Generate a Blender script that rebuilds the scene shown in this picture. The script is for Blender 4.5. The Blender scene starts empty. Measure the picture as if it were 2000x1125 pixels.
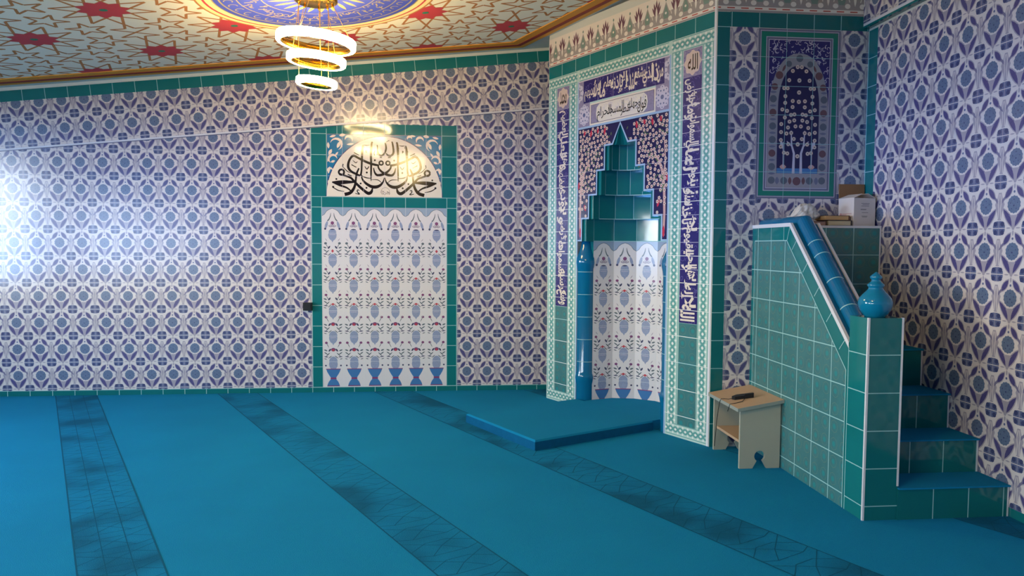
import bpy, bmesh, math, random
from math import sin, cos, pi, radians, sqrt
from mathutils import Vector as V, Matrix

SC = bpy.context.scene
COL = SC.collection

# ------------------------------------------------------------------ camera, light, exposure
cam_d = bpy.data.cameras.new('camera')
cam = bpy.data.objects.new('camera', cam_d); COL.objects.link(cam); SC.camera = cam
cam_d.sensor_fit = 'HORIZONTAL'; cam_d.sensor_width = 36.0
cam_d.lens = 36.0 * 1432.23 / 2000.0
cam_d.clip_start = 0.05; cam_d.clip_end = 200
def set_camera(loc, yaw, pitch, roll):
    cy, sy, cp, sp, cr, sr = cos(yaw), sin(yaw), cos(pitch), sin(pitch), cos(roll), sin(roll)
    f = V((sy*cp, cy*cp, -sp)); r = V((cy, -sy, 0)); d = f.cross(r)
    r2 = r*cr + d*sr; d2 = -r*sr + d*cr
    m = Matrix((r2, -d2, -f)).transposed().to_4x4(); m.translation = V(loc)
    cam.matrix_world = m
set_camera((3.837, -7.2353, 1.4261), 0.0976, 0.0558, -0.0058)

world = bpy.data.worlds.new('daylight'); SC.world = world; world.use_nodes = True
nt = world.node_tree; nt.nodes.clear()
wo = nt.nodes.new('ShaderNodeOutputWorld'); bg = nt.nodes.new('ShaderNodeBackground')
tc = nt.nodes.new('ShaderNodeTexCoord'); sx = nt.nodes.new('ShaderNodeSeparateXYZ')
mr = nt.nodes.new('ShaderNodeMapRange'); cr_ = nt.nodes.new('ShaderNodeValToRGB')
mr.inputs[1].default_value = -0.2; mr.inputs[2].default_value = 0.3
nt.links.new(tc.outputs['Generated'], sx.inputs[0]); nt.links.new(sx.outputs[2], mr.inputs[0])
nt.links.new(mr.outputs[0], cr_.inputs[0]); nt.links.new(cr_.outputs[0], bg.inputs[0]); nt.links.new(bg.outputs[0], wo.inputs[0])
el = cr_.color_ramp.elements
el[0].position = 0.0; el[0].color = (0.10, 0.13, 0.16, 1)
el[1].position = 1.0; el[1].color = (0.60, 0.80, 1.0, 1)
for pos, c in ((0.18, (0.10, 0.15, 0.20, 1)), (0.26, (0.16, 0.45, 1.2, 1)), (0.375, (0.30, 0.72, 1.6, 1)), (0.43, (0.95, 1.0, 1.0, 1))):
    e = el.new(pos); e.color = c
bg.inputs[1].default_value = 34.0

WINDOWS = [(-3.9, -2.0, 2.5), (-7.2, -5.56, 2.12), (-9.6, -8.15, 2.12), (-11.7, -10.1, 2.12)]      # along the left wall; the rear two are added to brighten the right wall
WZ0, XL = 0.95, -1.9
for i, (a, b, WZ1) in enumerate(WINDOWS):
    ld = bpy.data.lights.new('window_daylight', 'AREA'); ld.shape = 'RECTANGLE'
    ld.size = WZ1-WZ0; ld.size_y = b-a; ld.energy = 1.0
    ld.cycles.is_portal = True
    lo = bpy.data.objects.new('window_daylight', ld); COL.objects.link(lo)
    lo.location = (XL-0.16, (a+b)/2, (WZ0+WZ1)/2); lo.rotation_euler = (0, -pi/2, 0)

vs = SC.view_settings
vs.view_transform = 'Standard'; vs.look = 'None'; vs.gamma = 1.0; vs.use_curve_mapping = False
vs.exposure = -0.12
SC.cycles.use_denoising = True
SC.cycles.max_bounces = 8; SC.cycles.diffuse_bounces = 5; SC.cycles.glossy_bounces = 4
SC.cycles.sample_clamp_indirect = 8.0

# ------------------------------------------------------------------ materials
def lin(h):
    h = h.lstrip('#'); o = []
    for i in (0, 2, 4):
        c = int(h[i:i+2], 16)/255
        o.append(c/12.92 if c <= 0.04045 else ((c+0.055)/1.055)**2.4)
    return (*o, 1)
M = {}
def mat(name, hexc, rough=0.18, spec=0.5, metal=0.0, var=0.0, vscale=8.0, bump=0.0, bscale=40.0, emit=0.0):
    m = bpy.data.materials.new(name); m.use_nodes = True; t = m.node_tree
    p = t.nodes['Principled BSDF']; c = lin(hexc)
    p.inputs['Base Color'].default_value = c; p.inputs['Roughness'].default_value = rough
    p.inputs['Specular IOR Level'].default_value = spec; p.inputs['Metallic'].default_value = metal
    if var or bump:
        g = t.nodes.new('ShaderNodeTexCoord')
    if var:
        n = t.nodes.new('ShaderNodeTexNoise'); n.inputs['Scale'].default_value = vscale; n.inputs['Detail'].default_value = 3
        mx = t.nodes.new('ShaderNodeMix'); mx.data_type = 'RGBA'
        mx.inputs[6].default_value = tuple(max(0, x*(1-var)) for x in c[:3])+(1,)
        mx.inputs[7].default_value = tuple(min(1, x*(1+var)) for x in c[:3])+(1,)
        t.links.new(g.outputs['Object'], n.inputs['Vector']); t.links.new(n.outputs[0], mx.inputs[0]); t.links.new(mx.outputs[2], p.inputs['Base Color'])
    if bump:
        n2 = t.nodes.new('ShaderNodeTexNoise'); n2.inputs['Scale'].default_value = bscale; n2.inputs['Detail'].default_value = 2
        b = t.nodes.new('ShaderNodeBump'); b.inputs['Strength'].default_value = bump; b.inputs['Distance'].default_value = 0.01
        t.links.new(g.outputs['Object'], n2.inputs['Vector']); t.links.new(n2.outputs[0], b.inputs['Height']); t.links.new(b.outputs[0], p.inputs['Normal'])
    if emit:
        p.inputs['Emission Color'].default_value = c; p.inputs['Emission Strength'].default_value = emit
    M[name] = m
    return m
G = dict(rough=0.16, spec=0.5)           # glazed tile
mat('tile_white', '#dcd2cf', 0.24, spec=0.8, bump=0.04, bscale=6)
mat('tile_slate', '#64738f', 0.24, spec=0.8, var=0.25, vscale=90)
mat('tile_violet', '#534c7d', 0.24, spec=0.8, var=0.2, vscale=60)
mat('tile_mauve', '#a79ea9', 0.24, spec=0.8)
mat('tile_mauve_dark', '#7d7691', 0.24, spec=0.8)
mat('tile_rosette', '#656c8e', 0.24, spec=0.8, var=0.3, vscale=120)
mat('tile_rosette_dark', '#42476f', 0.24, spec=0.8)
mat('teal', '#167072', 0.07, var=0.12, vscale=3, bump=0.05, bscale=5)
mat('teal_deep', '#146a6d', 0.08, var=0.12, vscale=3, bump=0.05, bscale=5)  # slightly darker copy of teal, shade of turned-away faces put into the colour
mat('teal_pattern', '#42777a', 0.2, var=0.16, vscale=14)
mat('teal_pattern_line', '#5f7f76', 0.2)
mat('teal_pattern_spot', '#318688', 0.2)
mat('grout', '#97c4c4', 0.5)
mat('grout_white', '#d6d8d8', 0.5)
mat('glaze_blue', '#0b648e', 0.1, var=0.08, vscale=4)
mat('glaze_turquoise', '#0d7294', 0.08)
mat('trim_white', '#d9d8dc', 0.35)
mat('paint_white', '#cfd0c8', 0.7)
mat('plaster', '#b7b3bf', 0.6)
mat('braid_pale', '#b9d3c8', 0.2)
mat('braid_teal', '#639e99', 0.2)
mat('braid_white', '#ecebe4', 0.2)
mat('indigo', '#2d2768', 0.18, var=0.15, vscale=20)
mat('indigo_soft', '#5d5592', 0.18)
mat('script_cream', '#e3d5c6', 0.2)
mat('cream', '#e6dccd', 0.1, bump=0.03, bscale=5)
mat('ink', '#1c1010', 0.1)
mat('ink_soft', '#5d5050', 0.2)
mat('spandrel_blue', '#1d739e', 0.15)
mat('lilac_ground', '#8f86a0', 0.2, var=0.3, vscale=60)
mat('lilac_light', '#c9c1cf', 0.2)
mat('vase_blue', '#8f9ab6', 0.2, var=0.25, vscale=90)
mat('panel_white', '#dcd8d9', 0.2, bump=0.03, bscale=6)
mat('panel_blue', '#93a6bd', 0.2)
mat('flower_mauve', '#7d4a73', 0.2)
mat('flower_red', '#b94550', 0.2)
mat('leaf_grey', '#5f6b72', 0.2)
mat('leaf_dark', '#454763', 0.2)
mat('goblet_blue', '#4577ad', 0.2)
mat('goblet_band', '#8a3f6c', 0.2)
mat('light_blue_edge', '#9db9d6', 0.25)
mat('night', '#221d4c', 0.18)
mat('blossom', '#d6bfb0', 0.2)
mat('blossom_eye', '#a0414c', 0.2)
mat('trunk_pink', '#c79d96', 0.2)
mat('tree_green', '#5b6e4c', 0.2)
mat('tulip_red', '#c0304a', 0.2)
mat('frieze_ground', '#a79c98', 0.2)
mat('frieze_tulip', '#75525e', 0.2)
mat('frieze_green', '#7f948a', 0.2)
mat('frieze_white', '#ede3d8', 0.2)
mat('frieze_red', '#c25a4e', 0.2)
mat('panel_green', '#0f7b68', 0.15)
mat('panel_grey', '#6e6f86', 0.2)
mat('arch_ground', '#98949a', 0.2)
mat('disc_grey', '#5d6470', 0.2)
mat('disc_rust', '#6a4a50', 0.2)
mat('ceiling_white', '#ebe5d0', 0.8)
mat('ceiling_line', '#b9793f', 0.8)
mat('ceiling_red', '#c33a44', 0.8)
mat('ceiling_green', '#2f7a5c', 0.8)
mat('band_orange', '#dc9428', 0.6)
mat('band_red', '#8a241f', 0.6)
mat('dome_blue', '#3446ae', 0.7, var=0.25, vscale=5)
mat('dome_gold', '#a08f63', 0.6)
mat('dome_yellow', '#f0d79a', 0.7)
mat('gold', '#b98f2e', 0.22, metal=1.0)
mat('cable_gold', '#c8a860', 0.4, metal=0.6)
mat('lamp', '#ffdd9a', 0.5, emit=84.0)
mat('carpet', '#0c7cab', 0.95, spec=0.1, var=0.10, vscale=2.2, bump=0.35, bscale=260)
mat('carpet_side_shade', '#0a5c86', 0.95, spec=0.1, var=0.15, vscale=20, bump=0.35, bscale=260)  # darker than carpet: shade of the platform's sides put into the colour
mat('carpet_line', '#0a5474', 0.95, spec=0.1)
mat('wood_top', '#b99a7c', 0.5, var=0.06, vscale=5)
mat('wood_pale', '#a9a898', 0.55, var=0.05, vscale=4)
mat('wood_edge', '#8f968f', 0.6)
mat('black', '#0c0c0f', 0.45)
mat('carton_white', '#cfc3bb', 0.7, var=0.03)
mat('carton_brown', '#8a6340', 0.8, var=0.06)
mat('print_red', '#b98a86', 0.7)
mat('print_grey', '#8d8583', 0.7)
mat('cover_brown', '#5a3a30', 0.5)
mat('cover_dark', '#3e3433', 0.5)
mat('pages_cream', '#cfc0a0', 0.8)
mat('pages_tan', '#c39a6a', 0.8)
mat('pages_pink', '#a88a80', 0.8)
mat('bag', '#d5cec4', 0.45)
mat('frame_white', '#dcdcdc', 0.4)
def carpet_band():
    m = mat('carpet_band', '#0a6488', 0.95, spec=0.1, bump=0.35, bscale=260)
    t = m.node_tree; p = t.nodes['Principled BSDF']
    g = t.nodes.new('ShaderNodeTexCoord'); n = t.nodes.new('ShaderNodeTexNoise')
    n.inputs['Scale'].default_value = 2.3; n.inputs['Detail'].default_value = 1.5
    r = t.nodes.new('ShaderNodeValToRGB')
    r.color_ramp.elements[0].position = 0.46; r.color_ramp.elements[0].color = lin('#0c76a4')
    r.color_ramp.elements[1].position = 0.66; r.color_ramp.elements[1].color = lin('#0a5a7e')
    t.links.new(g.outputs['Object'], n.inputs['Vector']); t.links.new(n.outputs[0], r.inputs[0]); t.links.new(r.outputs[0], p.inputs['Base Color'])
carpet_band()
def glass():
    m = bpy.data.materials.new('window_glass'); m.use_nodes = True; t = m.node_tree; t.nodes.clear()
    o = t.nodes.new('ShaderNodeOutputMaterial'); mx = t.nodes.new('ShaderNodeMixShader')
    a = t.nodes.new('ShaderNodeBsdfTransparent'); b = t.nodes.new('ShaderNodeBsdfGlossy'); b.inputs['Roughness'].default_value = 0.02
    mx.inputs[0].default_value = 0.06
    t.links.new(a.outputs[0], mx.inputs[1]); t.links.new(b.outputs[0], mx.inputs[2]); t.links.new(mx.outputs[0], o.inputs[0]); M['glass'] = m
glass()

# ------------------------------------------------------------------ mesh helpers
class MB:
    def __init__(s): s.v = []; s.f = []; s.m = []; s.names = []; s.sm = []
    def mi(s, name):
        if name not in s.names: s.names.append(name)
        return s.names.index(name)
    def poly(s, pts, m, smooth=False):
        i = len(s.v); s.v += [tuple(p) for p in pts]; s.f.append(tuple(range(i, i+len(pts)))); s.m.append(s.mi(m)); s.sm.append(smooth)
    def box(s, a, b, m, faces=None):
        x0, y0, z0 = a; x1, y1, z1 = b
        P = [(x0,y0,z0),(x1,y0,z0),(x1,y1,z0),(x0,y1,z0),(x0,y0,z1),(x1,y0,z1),(x1,y1,z1),(x0,y1,z1)]
        s.hexa(P, m)
    def hexa(s, P, m):                       # 8 corners: bottom ring, top ring
        for q in ((0,3,2,1),(4,5,6,7),(0,1,5,4),(1,2,6,5),(2,3,7,6),(3,0,4,7)):
            s.poly([P[k] for k in q], m)
    def prism(s, ring, off, m, cap=True):     # ring of 3D points, extruded by off
        off = V(off); R = [V(p) for p in ring]; T = [p+off for p in R]
        n = len(R)
        if cap: s.poly(R[::-1], m); s.poly(T, m)
        for i in range(n):
            j = (i+1) % n; s.poly([R[i], R[j], T[j], T[i]], m)
    def lathe(s, prof, m, c=(0,0), n=28, a0=0, a1=2*pi, sgn=(1,1)):
        full = abs(a1-a0-2*pi) < 1e-6
        base = len(s.v); k = n if full else n+1
        for r, z in prof:
            for i in range(k):
                a = a0+(a1-a0)*i/n; s.v.append((c[0]+r*cos(a)*sgn[0], c[1]+r*sin(a)*sgn[1], z))
        mi = s.mi(m)
        for j in range(len(prof)-1):
            for i in range(n):
                i2 = (i+1) % k
                s.f.append((base+j*k+i, base+j*k+i2, base+(j+1)*k+i2, base+(j+1)*k+i)); s.m.append(mi); s.sm.append(True)
    def tube(s, pts, r, m, n=8):
        pts = [V(p) for p in pts]; base = len(s.v); mi = s.mi(m)
        for i, p in enumerate(pts):
            t = (pts[min(i+1, len(pts)-1)]-pts[max(i-1, 0)]).normalized()
            a = t.cross(V((0,0,1)))
            if a.length < 0.05: a = t.cross(V((1,0,0)))
            a.normalize(); b = t.cross(a)
            for k in range(n):
                q = p+a*r*cos(2*pi*k/n)+b*r*sin(2*pi*k/n); s.v.append(tuple(q))
        for i in range(len(pts)-1):
            for k in range(n):
                k2 = (k+1) % n
                s.f.append((base+i*n+k, base+i*n+k2, base+(i+1)*n+k2, base+(i+1)*n+k)); s.m.append(mi); s.sm.append(True)
        s.f.append(tuple(base+k for k in range(n))[::-1]); s.m.append(mi); s.sm.append(False)
        e = base+(len(pts)-1)*n; s.f.append(tuple(e+k for k in range(n))); s.m.append(mi); s.sm.append(False)
    def build(s, name, parent=None, origin=None, bevel=0.0):
        o0 = V(origin) if origin is not None else V((0,0,0))
        me = bpy.data.meshes.new(name)
        me.from_pydata([tuple(V(p)-o0) for p in s.v], [], s.f)
        for nme in s.names: me.materials.append(M[nme])
        me.polygons.foreach_set('material_index', s.m); me.polygons.foreach_set('use_smooth', s.sm)
        me.update()
        o = bpy.data.objects.new(name, me); COL.objects.link(o); o.location = o0
        if parent is not None:
            o.parent = parent; o.location = o0-WORLD[parent.name]
        WORLD[o.name] = o0
        if bevel:
            b = o.modifiers.new('bevel', 'BEVEL'); b.width = bevel; b.segments = 2; b.limit_method = 'ANGLE'
        return o
WORLD = {}
def empty(name, loc, label, cat, group=None):
    o = bpy.data.objects.new(name, None); COL.objects.link(o); o.location = loc; o.empty_display_size = 0.1
    WORLD[o.name] = V(loc); tag(o, label, cat, group); return o
def tag(o, label, cat, group=None):
    o['label'] = label; o['category'] = cat
    if group: o['group'] = group
    return o
def structure(o, label=None, cat=None):
    o['kind'] = 'structure'
    if label: o['label'] = label
    if cat: o['category'] = cat
    return o

EPS = 0.0004
class Deco:
    """flat ornament on a surface: 2-D polygons in (u, v), each layer a hair in front of the last"""
    def __init__(s, O, U, Vv, N, clip=None):
        s.O, s.U, s.V, s.N, s.clip = V(O), V(U), V(Vv), V(N), clip; s.p = []
    def add(s, poly, m, layer=1):
        if s.clip: poly = clip_poly(poly, s.clip)
        if len(poly) >= 3: s.p.append((poly, m, layer))
    def rect(s, u0, v0, u1, v1, m, layer=0): s.add([(u0,v0),(u1,v0),(u1,v1),(u0,v1)], m, layer)
    def circ(s, u, v, r, m, layer=1, n=14, ry=None, a0=0.0):
        ry = ry or r; s.add([(u+r*cos(a0+2*pi*k/n), v+ry*sin(a0+2*pi*k/n)) for k in range(n)], m, layer)
    def leaf(s, u0, v0, u1, v1, w, m, layer=1, n=5, skew=0.0):
        dx, dy = u1-u0, v1-v0; L = math.hypot(dx, dy) or 1e-6; nx, ny = -dy/L, dx/L
        A, B = [], []
        for k in range(n+1):
            t = k/n; h = w/2*sin(pi*t)**0.8 if 0 < t < 1 else 0; x, y = u0+dx*t, v0+dy*t; c = skew*sin(pi*t)
            A.append((x+nx*(h+c), y+ny*(h+c))); B.append((x-nx*(h-c), y-ny*(h-c)))
        s.add(A+B[-2:0:-1], m, layer)
    def stroke(s, pts, m, layer=1, w=None):       # pts (u,v[,w])
        P = [(p[0], p[1], (w if w is not None else p[2])) for p in pts]
        L, R = [], []
        for i, (x, y, ww) in enumerate(P):
            a = P[max(i-1,0)]; b = P[min(i+1,len(P)-1)]; dx, dy = b[0]-a[0], b[1]-a[1]; l = math.hypot(dx, dy) or 1e-6
            L.append((x-dy/l*ww/2, y+dx/l*ww/2)); R.append((x+dy/l*ww/2, y-dx/l*ww/2))
        for i in range(len(P)-1): s.add([L[i], R[i], R[i+1], L[i+1]], m, layer)
    def line(s, u0, v0, u1, v1, w, m, layer=1): s.stroke([(u0,v0),(u1,v1)], m, layer, w)
    def ring(s, u, v, r, w, m, layer=1, n=20, ry=None, a0=0, a1=2*pi):
        ry = ry or r; s.stroke([(u+r*cos(a0+(a1-a0)*k/n), v+ry*sin(a0+(a1-a0)*k/n)) for k in range(n+1)], m, layer, w)
    def frame(s, u0, v0, u1, v1, w, m, layer=1):
        s.rect(u0,v0,u1,v0+w,m,layer); s.rect(u0,v1-w,u1,v1,m,layer); s.rect(u0,v0+w,u0+w,v1-w,m,layer); s.rect(u1-w,v0+w,u1,v1-w,m,layer)
    def emit(s, mb):
        flip = s.U.cross(s.V).dot(s.N) < 0
        for idx, (poly, m, l) in enumerate(s.p):
            l = l+((idx*0.6180339887) % 1.0)*0.75
            a = sum(poly[i][0]*poly[(i+1) % len(poly)][1]-poly[(i+1) % len(poly)][0]*poly[i][1] for i in range(len(poly)))
            if (a < 0) != flip: poly = poly[::-1]
            mb.poly([s.O+s.U*u+s.V*v+s.N*(EPS*(l+1)) for u, v in poly], m)
        s.p = []
def clip_poly(poly, clip):
    n = len(clip)
    def ins(p, a, b): return (b[0]-a[0])*(p[1]-a[1])-(b[1]-a[1])*(p[0]-a[0]) >= -1e-9
    out = poly
    for i in range(n):
        a, b = clip[i], clip[(i+1) % n]; src = out; out = []
        if not src: return []
        fl = [ins(p, a, b) for p in src]
        if all(fl): out = src; continue
        if not any(fl): return []
        for k in range(len(src)):
            p, q = src[k], src[(k+1) % len(src)]; fp, fq = fl[k], fl[(k+1) % len(src)]
            if fp: out.append(p)
            if fp != fq:
                d1 = (b[0]-a[0])*(p[1]-a[1])-(b[1]-a[1])*(p[0]-a[0]); d2 = (b[0]-a[0])*(q[1]-a[1])-(b[1]-a[1])*(q[0]-a[0])
                t = d1/(d1-d2); out.append((p[0]+(q[0]-p[0])*t, p[1]+(q[1]-p[1])*t))
    return out
def R_(u0, v0, u1, v1): return [(u0,v0),(u1,v0),(u1,v1),(u0,v1)]

# ------------------------------------------------------------------ tile ornaments
def floral(D, u, v):
    """one 20 x 25 cm wall tile, flower centre at (u, v)"""
    for sx in (-1, 1):
        X = u+sx*0.1
        # grey stems between the flowers and the ogee bands that cross above and below
        D.add([(X-sx*0.034, v+0.004), (X-sx*0.016, v+0.045), (X-sx*0.010, v+0.068), (X, v+0.068), (X, v-0.082), (X-sx*0.012, v-0.080), (X-sx*0.018, v-0.040)], 'tile_mauve', 1)
        D.stroke([(X-sx*0.010, v-0.075), (X-sx*0.006, v-0.02), (X-sx*0.012, v+0.02), (X-sx*0.004, v+0.06)], 'tile_white', 2, 0.0045)
        D.leaf(u+sx*0.080, v-0.012, u+sx*0.004, v-0.128, 0.042, 'tile_mauve', 1, skew=-sx*0.004)
        D.leaf(u+sx*0.073, v-0.022, u+sx*0.010, v-0.118, 0.029, 'tile_violet', 2, skew=-sx*0.004)
        D.leaf(u+sx*0.068, v+0.026, u+sx*0.012, v+0.104, 0.040, 'tile_mauve', 1)
        D.leaf(u+sx*0.063, v+0.034, u+sx*0.016, v+0.096, 0.030, 'tile_violet', 2)
        D.leaf(u+sx*0.094, v+0.004, u+sx*0.056, v+0.052, 0.014, 'tile_mauve_dark', 2)
        D.stroke([(u+sx*0.048, v-0.036), (u+sx*0.024, v-0.062), (u+sx*0.008, v-0.112)], 'tile_mauve', 1, 0.006)
        D.circ(u+sx*0.028, v-0.056, 0.006, 'tile_mauve_dark', 2, 6)
    D.add([(u-0.022, v-0.056), (u+0.022, v-0.056), (u+0.010, v-0.082), (u+0.005, v-0.118), (u-0.005, v-0.118), (u-0.010, v-0.082)], 'tile_mauve', 1)
    n = 14
    D.add([(u+(0.0465 if k % 2 else 0.0425)*cos(pi*k/n), v+(0.049 if k % 2 else 0.045)*sin(pi*k/n)) for k in range(2*n)], 'tile_slate', 2)
    D.circ(u, v-0.006, 0.005, 'tile_rosette_dark', 3, 6)
    for k in range(5): D.circ(u+0.026*cos(2*pi*k/5+.3), v+0.027*sin(2*pi*k/5+.3), 0.0035, 'tile_rosette_dark', 3, 5)
    D.circ(u, v+0.068, 0.0075, 'tile_rosette', 2, 6); D.leaf(u, v+0.082, u, v+0.115, 0.012, 'tile_mauve', 1)
    # corner rosette, drawn whole about the lower right corner
    X, Y = u+0.1, v-0.125
    D.add([(X+0.046*cos(a), Y+0.042*sin(a)) for a in [pi/8+pi/4*k for k in range(8)]], 'tile_rosette', 2)
    for sx in (-1, 1):
        for sy in (-1, 1): D.circ(X+sx*0.025, Y+sy*0.023, 0.0145, 'tile_rosette_dark', 3, 7)
        D.leaf(X+sx*0.05, Y, X+sx*0.085, Y, 0.008, 'tile_mauve', 1)
    D.line(X-0.046, Y, X+0.046, Y, 0.004, 'tile_white', 4); D.line(X, Y-0.04, X, Y+0.04, 0.003, 'tile_mauve', 4)
    D.circ(u, v-0.125, 0.011, 'tile_mauve', 1, 6)
def floral_field(D, clip, u0, v0):
    """fill a convex clip polygon; (u0, v0) is any flower centre"""
    D.clip = clip; D.add(list(clip), 'tile_white', 0)
    us = [p[0] for p in clip]; vv = [p[1] for p in clip]
    i0 = int(math.floor((min(us)-u0)/0.2))-1; i1 = int(math.ceil((max(us)-u0)/0.2))+1
    j0 = int(math.floor((min(vv)-v0)/0.25))-1; j1 = int(math.ceil((max(vv)-v0)/0.25))+1
    for i in range(i0, i1+1):
        for j in range(j0, j1+1): floral(D, u0+0.2*i, v0+0.25*j)
    D.clip = None
def teal_field(D, clip, du=0.2, dv=0.2, u0=0.0, v0=0.0, m='teal', g=0.005, gm='grout', layer=0):
    us = [p[0] for p in clip]; vv = [p[1] for p in clip]; old = D.clip; D.clip = clip
    D.add(list(clip), m, layer)
    if du:
        k = math.ceil((min(us)-u0)/du-1e-6)
        while u0+k*du <= max(us)+1e-6: D.rect(u0+k*du-g/2, min(vv), u0+k*du+g/2, max(vv), gm, layer+1); k += 1
    if dv:
        k = math.ceil((min(vv)-v0)/dv-1e-6)
        while v0+k*dv <= max(vv)+1e-6: D.rect(min(us), v0+k*dv-g/2, max(us), v0+k*dv+g/2, gm, layer+1); k += 1
    D.clip = old
def pattern_tile_field(D, clip, u0, v0, layer=0):
    """muted geometric tile: interlaced lines and turquoise spots on green grey"""
    teal_field(D, clip, 0.2, 0.2, u0, v0, 'teal_pattern', 0.006, 'grout', layer)
    us = [p[0] for p in clip]; vv = [p[1] for p in clip]; D.clip = clip
    i = math.floor((min(us)-u0)/0.1)
    while u0+0.1*i < max(us)+0.1:
        j = math.floor((min(vv)-v0)/0.1)
        while v0+0.1*j < max(vv)+0.1:
            x, y = u0+0.1*i+0.05, v0+0.1*j+0.05
            D.circ(x, y, 0.016, 'teal_pattern_spot', layer+1, 8); D.ring(x, y, 0.036, 0.0035, 'teal_pattern_line', layer+1, 8)
            j += 1
        i += 1
    D.clip = None
def vase_tile(D, u, v, kind):
    """20 x 25 cm tile, lower-left corner (u, v)"""
    W = 'panel_white'; c = u+0.1
    D.rect(u, v, u+0.2, v+0.25, W, 0)
    D.rect(u-0.0012, v, u+0.0012, v+0.25, 'grout_white', 4); D.rect(u, v-0.0012, u+0.2, v+0.0012, 'grout_white', 4)
    if kind == 'top':
        pts = [(u, v+0.165), (u+0.025, v+0.18), (u+0.045, v+0.21), (u+0.07, v+0.228), (u+0.1, v+0.238), (u+0.13, v+0.228), (u+0.155, v+0.21), (u+0.175, v+0.18), (u+0.2, v+0.165)]
        for a, b in zip(pts, pts[1:]): D.add([a, b, (b[0], v+0.25), (a[0], v+0.25)], 'panel_blue', 1)
        D.stroke(pts, 'leaf_grey', 2, 0.004)
        for sx in (-1, 1):
            D.stroke([(c+sx*0.014, v+0.195, .003), (c+sx*0.018, v+0.165, .008), (c+sx*0.03, v+0.135, .010), (c+sx*0.045, v+0.118, .012)], 'leaf_grey', 1)
            D.leaf(c+sx*0.045, v+0.12, c+sx*0.07, v+0.035, 0.026, 'vase_blue', 1); D.circ(c+sx*0.068, v+0.042, 0.011, 'leaf_dark', 2, 7)
            D.circ(c+sx*0.03, v+0.07, 0.008, 'tile_mauve', 1, 6)
        D.circ(c, v+0.098, 0.017, 'flower_mauve', 1, 10)
        for k in range(5): D.leaf(c, v+0.06, c+0.034*cos(pi*k/4), v+0.065+0.03*sin(pi*k/4), 0.012, 'tile_mauve', 1)
        D.circ(c, v+0.012, 0.036, 'vase_blue', 1, 14, 0.030); D.leaf(c-0.025, v+0.036, c+0.025, v+0.036, 0.012, 'leaf_dark', 2)
        return
    if kind == 'foot':
        D.circ(c-0.072, v+0.212, 0.009, 'leaf_dark', 1, 7); D.circ(c+0.072, v+0.212, 0.009, 'leaf_dark', 1, 7)
        D.circ(c, v+0.225, 0.042, 'vase_blue', 1, 14, 0.055)
        prof = [(0.070, 0.178), (0.060, 0.150), (0.042, 0.118), (0.026, 0.095), (0.026, 0.078), (0.044, 0.055), (0.056, 0.030), (0.060, 0.008)]
        for (a, y), (b, y2) in zip(prof, prof[1:]): D.add([(c-a, v+y), (c-b, v+y2), (c+b, v+y2), (c+a, v+y)], 'goblet_blue', 2)
        D.rect(c-0.070, v+0.174, c+0.070, v+0.181, 'goblet_band', 3); D.rect(c-0.028, v+0.078, c+0.028, v+0.094, 'goblet_band', 3); D.rect(c-0.06, v+0.008, c+0.06, v+0.016, 'goblet_band', 3)
        return
    # upper half of the vase from the tile below and lower half of the one above
    D.circ(c, v+0.232, 0.040, 'vase_blue', 1, 14, 0.055)
    D.add([(c-0.010, v+0.180), (c+0.010, v+0.180), (c, v+0.160)], 'vase_blue', 1)
    D.circ(c, v+0.006, 0.040, 'vase_blue', 1, 14, 0.045)
    D.line(c-0.03, v+0.236, c+0.03, v+0.236, 0.004, 'lilac_light', 2)
    fl = {'red': 'leaf_grey', 'mauve': 'flower_mauve', 'crimson': 'flower_mauve'}[kind]
    for sx in (-1, 1):
        y0 = 0.152 if kind != 'crimson' else 0.185
        D.circ(c+sx*0.066, v+y0, 0.014, fl, 1, 9, 0.012); D.leaf(c+sx*0.066, v+y0, c+sx*0.04, v+y0-0.05, 0.006, 'leaf_grey', 1)
        D.leaf(c+sx*0.09, v+0.118, c+sx*0.055, v+0.105, 0.014, 'leaf_grey', 1); D.leaf(c+sx*0.022, v+0.128, c+sx*0.045, v+0.098, 0.017, 'leaf_dark', 1)
        D.leaf(c+sx*0.088, v+0.094, c+sx*0.052, v+0.070, 0.011, 'leaf_grey', 1); D.leaf(c+sx*0.03, v+0.09, c+sx*0.07, v+0.052, 0.010, 'leaf_grey', 1)
        D.leaf(c+sx*0.09, v+0.050, c+sx*0.045, v+0.046, 0.010, 'leaf_dark', 1); D.leaf(c+sx*0.09, v+0.032, c+sx*0.06, v+0.022, 0.008, 'leaf_grey', 1)
        D.leaf(c+sx*0.012, v+0.06, c+sx*0.05, v+0.03, 0.008, 'leaf_grey', 1); D.leaf(c+sx*0.07, v+0.2, c+sx*0.05, v+0.172, 0.007, 'tile_mauve', 1)
    if kind == 'red': D.circ(c, v+0.078, 0.014, 'flower_red', 2, 4, 0.017)
    elif kind == 'mauve':
        D.circ(c, v+0.062, 0.012, 'flower_red', 2, 6); D.leaf(c-0.03, v+0.062, c+0.03, v+0.062, 0.008, 'flower_red', 1)
    else: D.circ(c, v+0.118, 0.022, 'flower_mauve', 2, 10, 0.018); D.circ(c, v+0.112, 0.012, 'flower_red', 3, 8)
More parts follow.
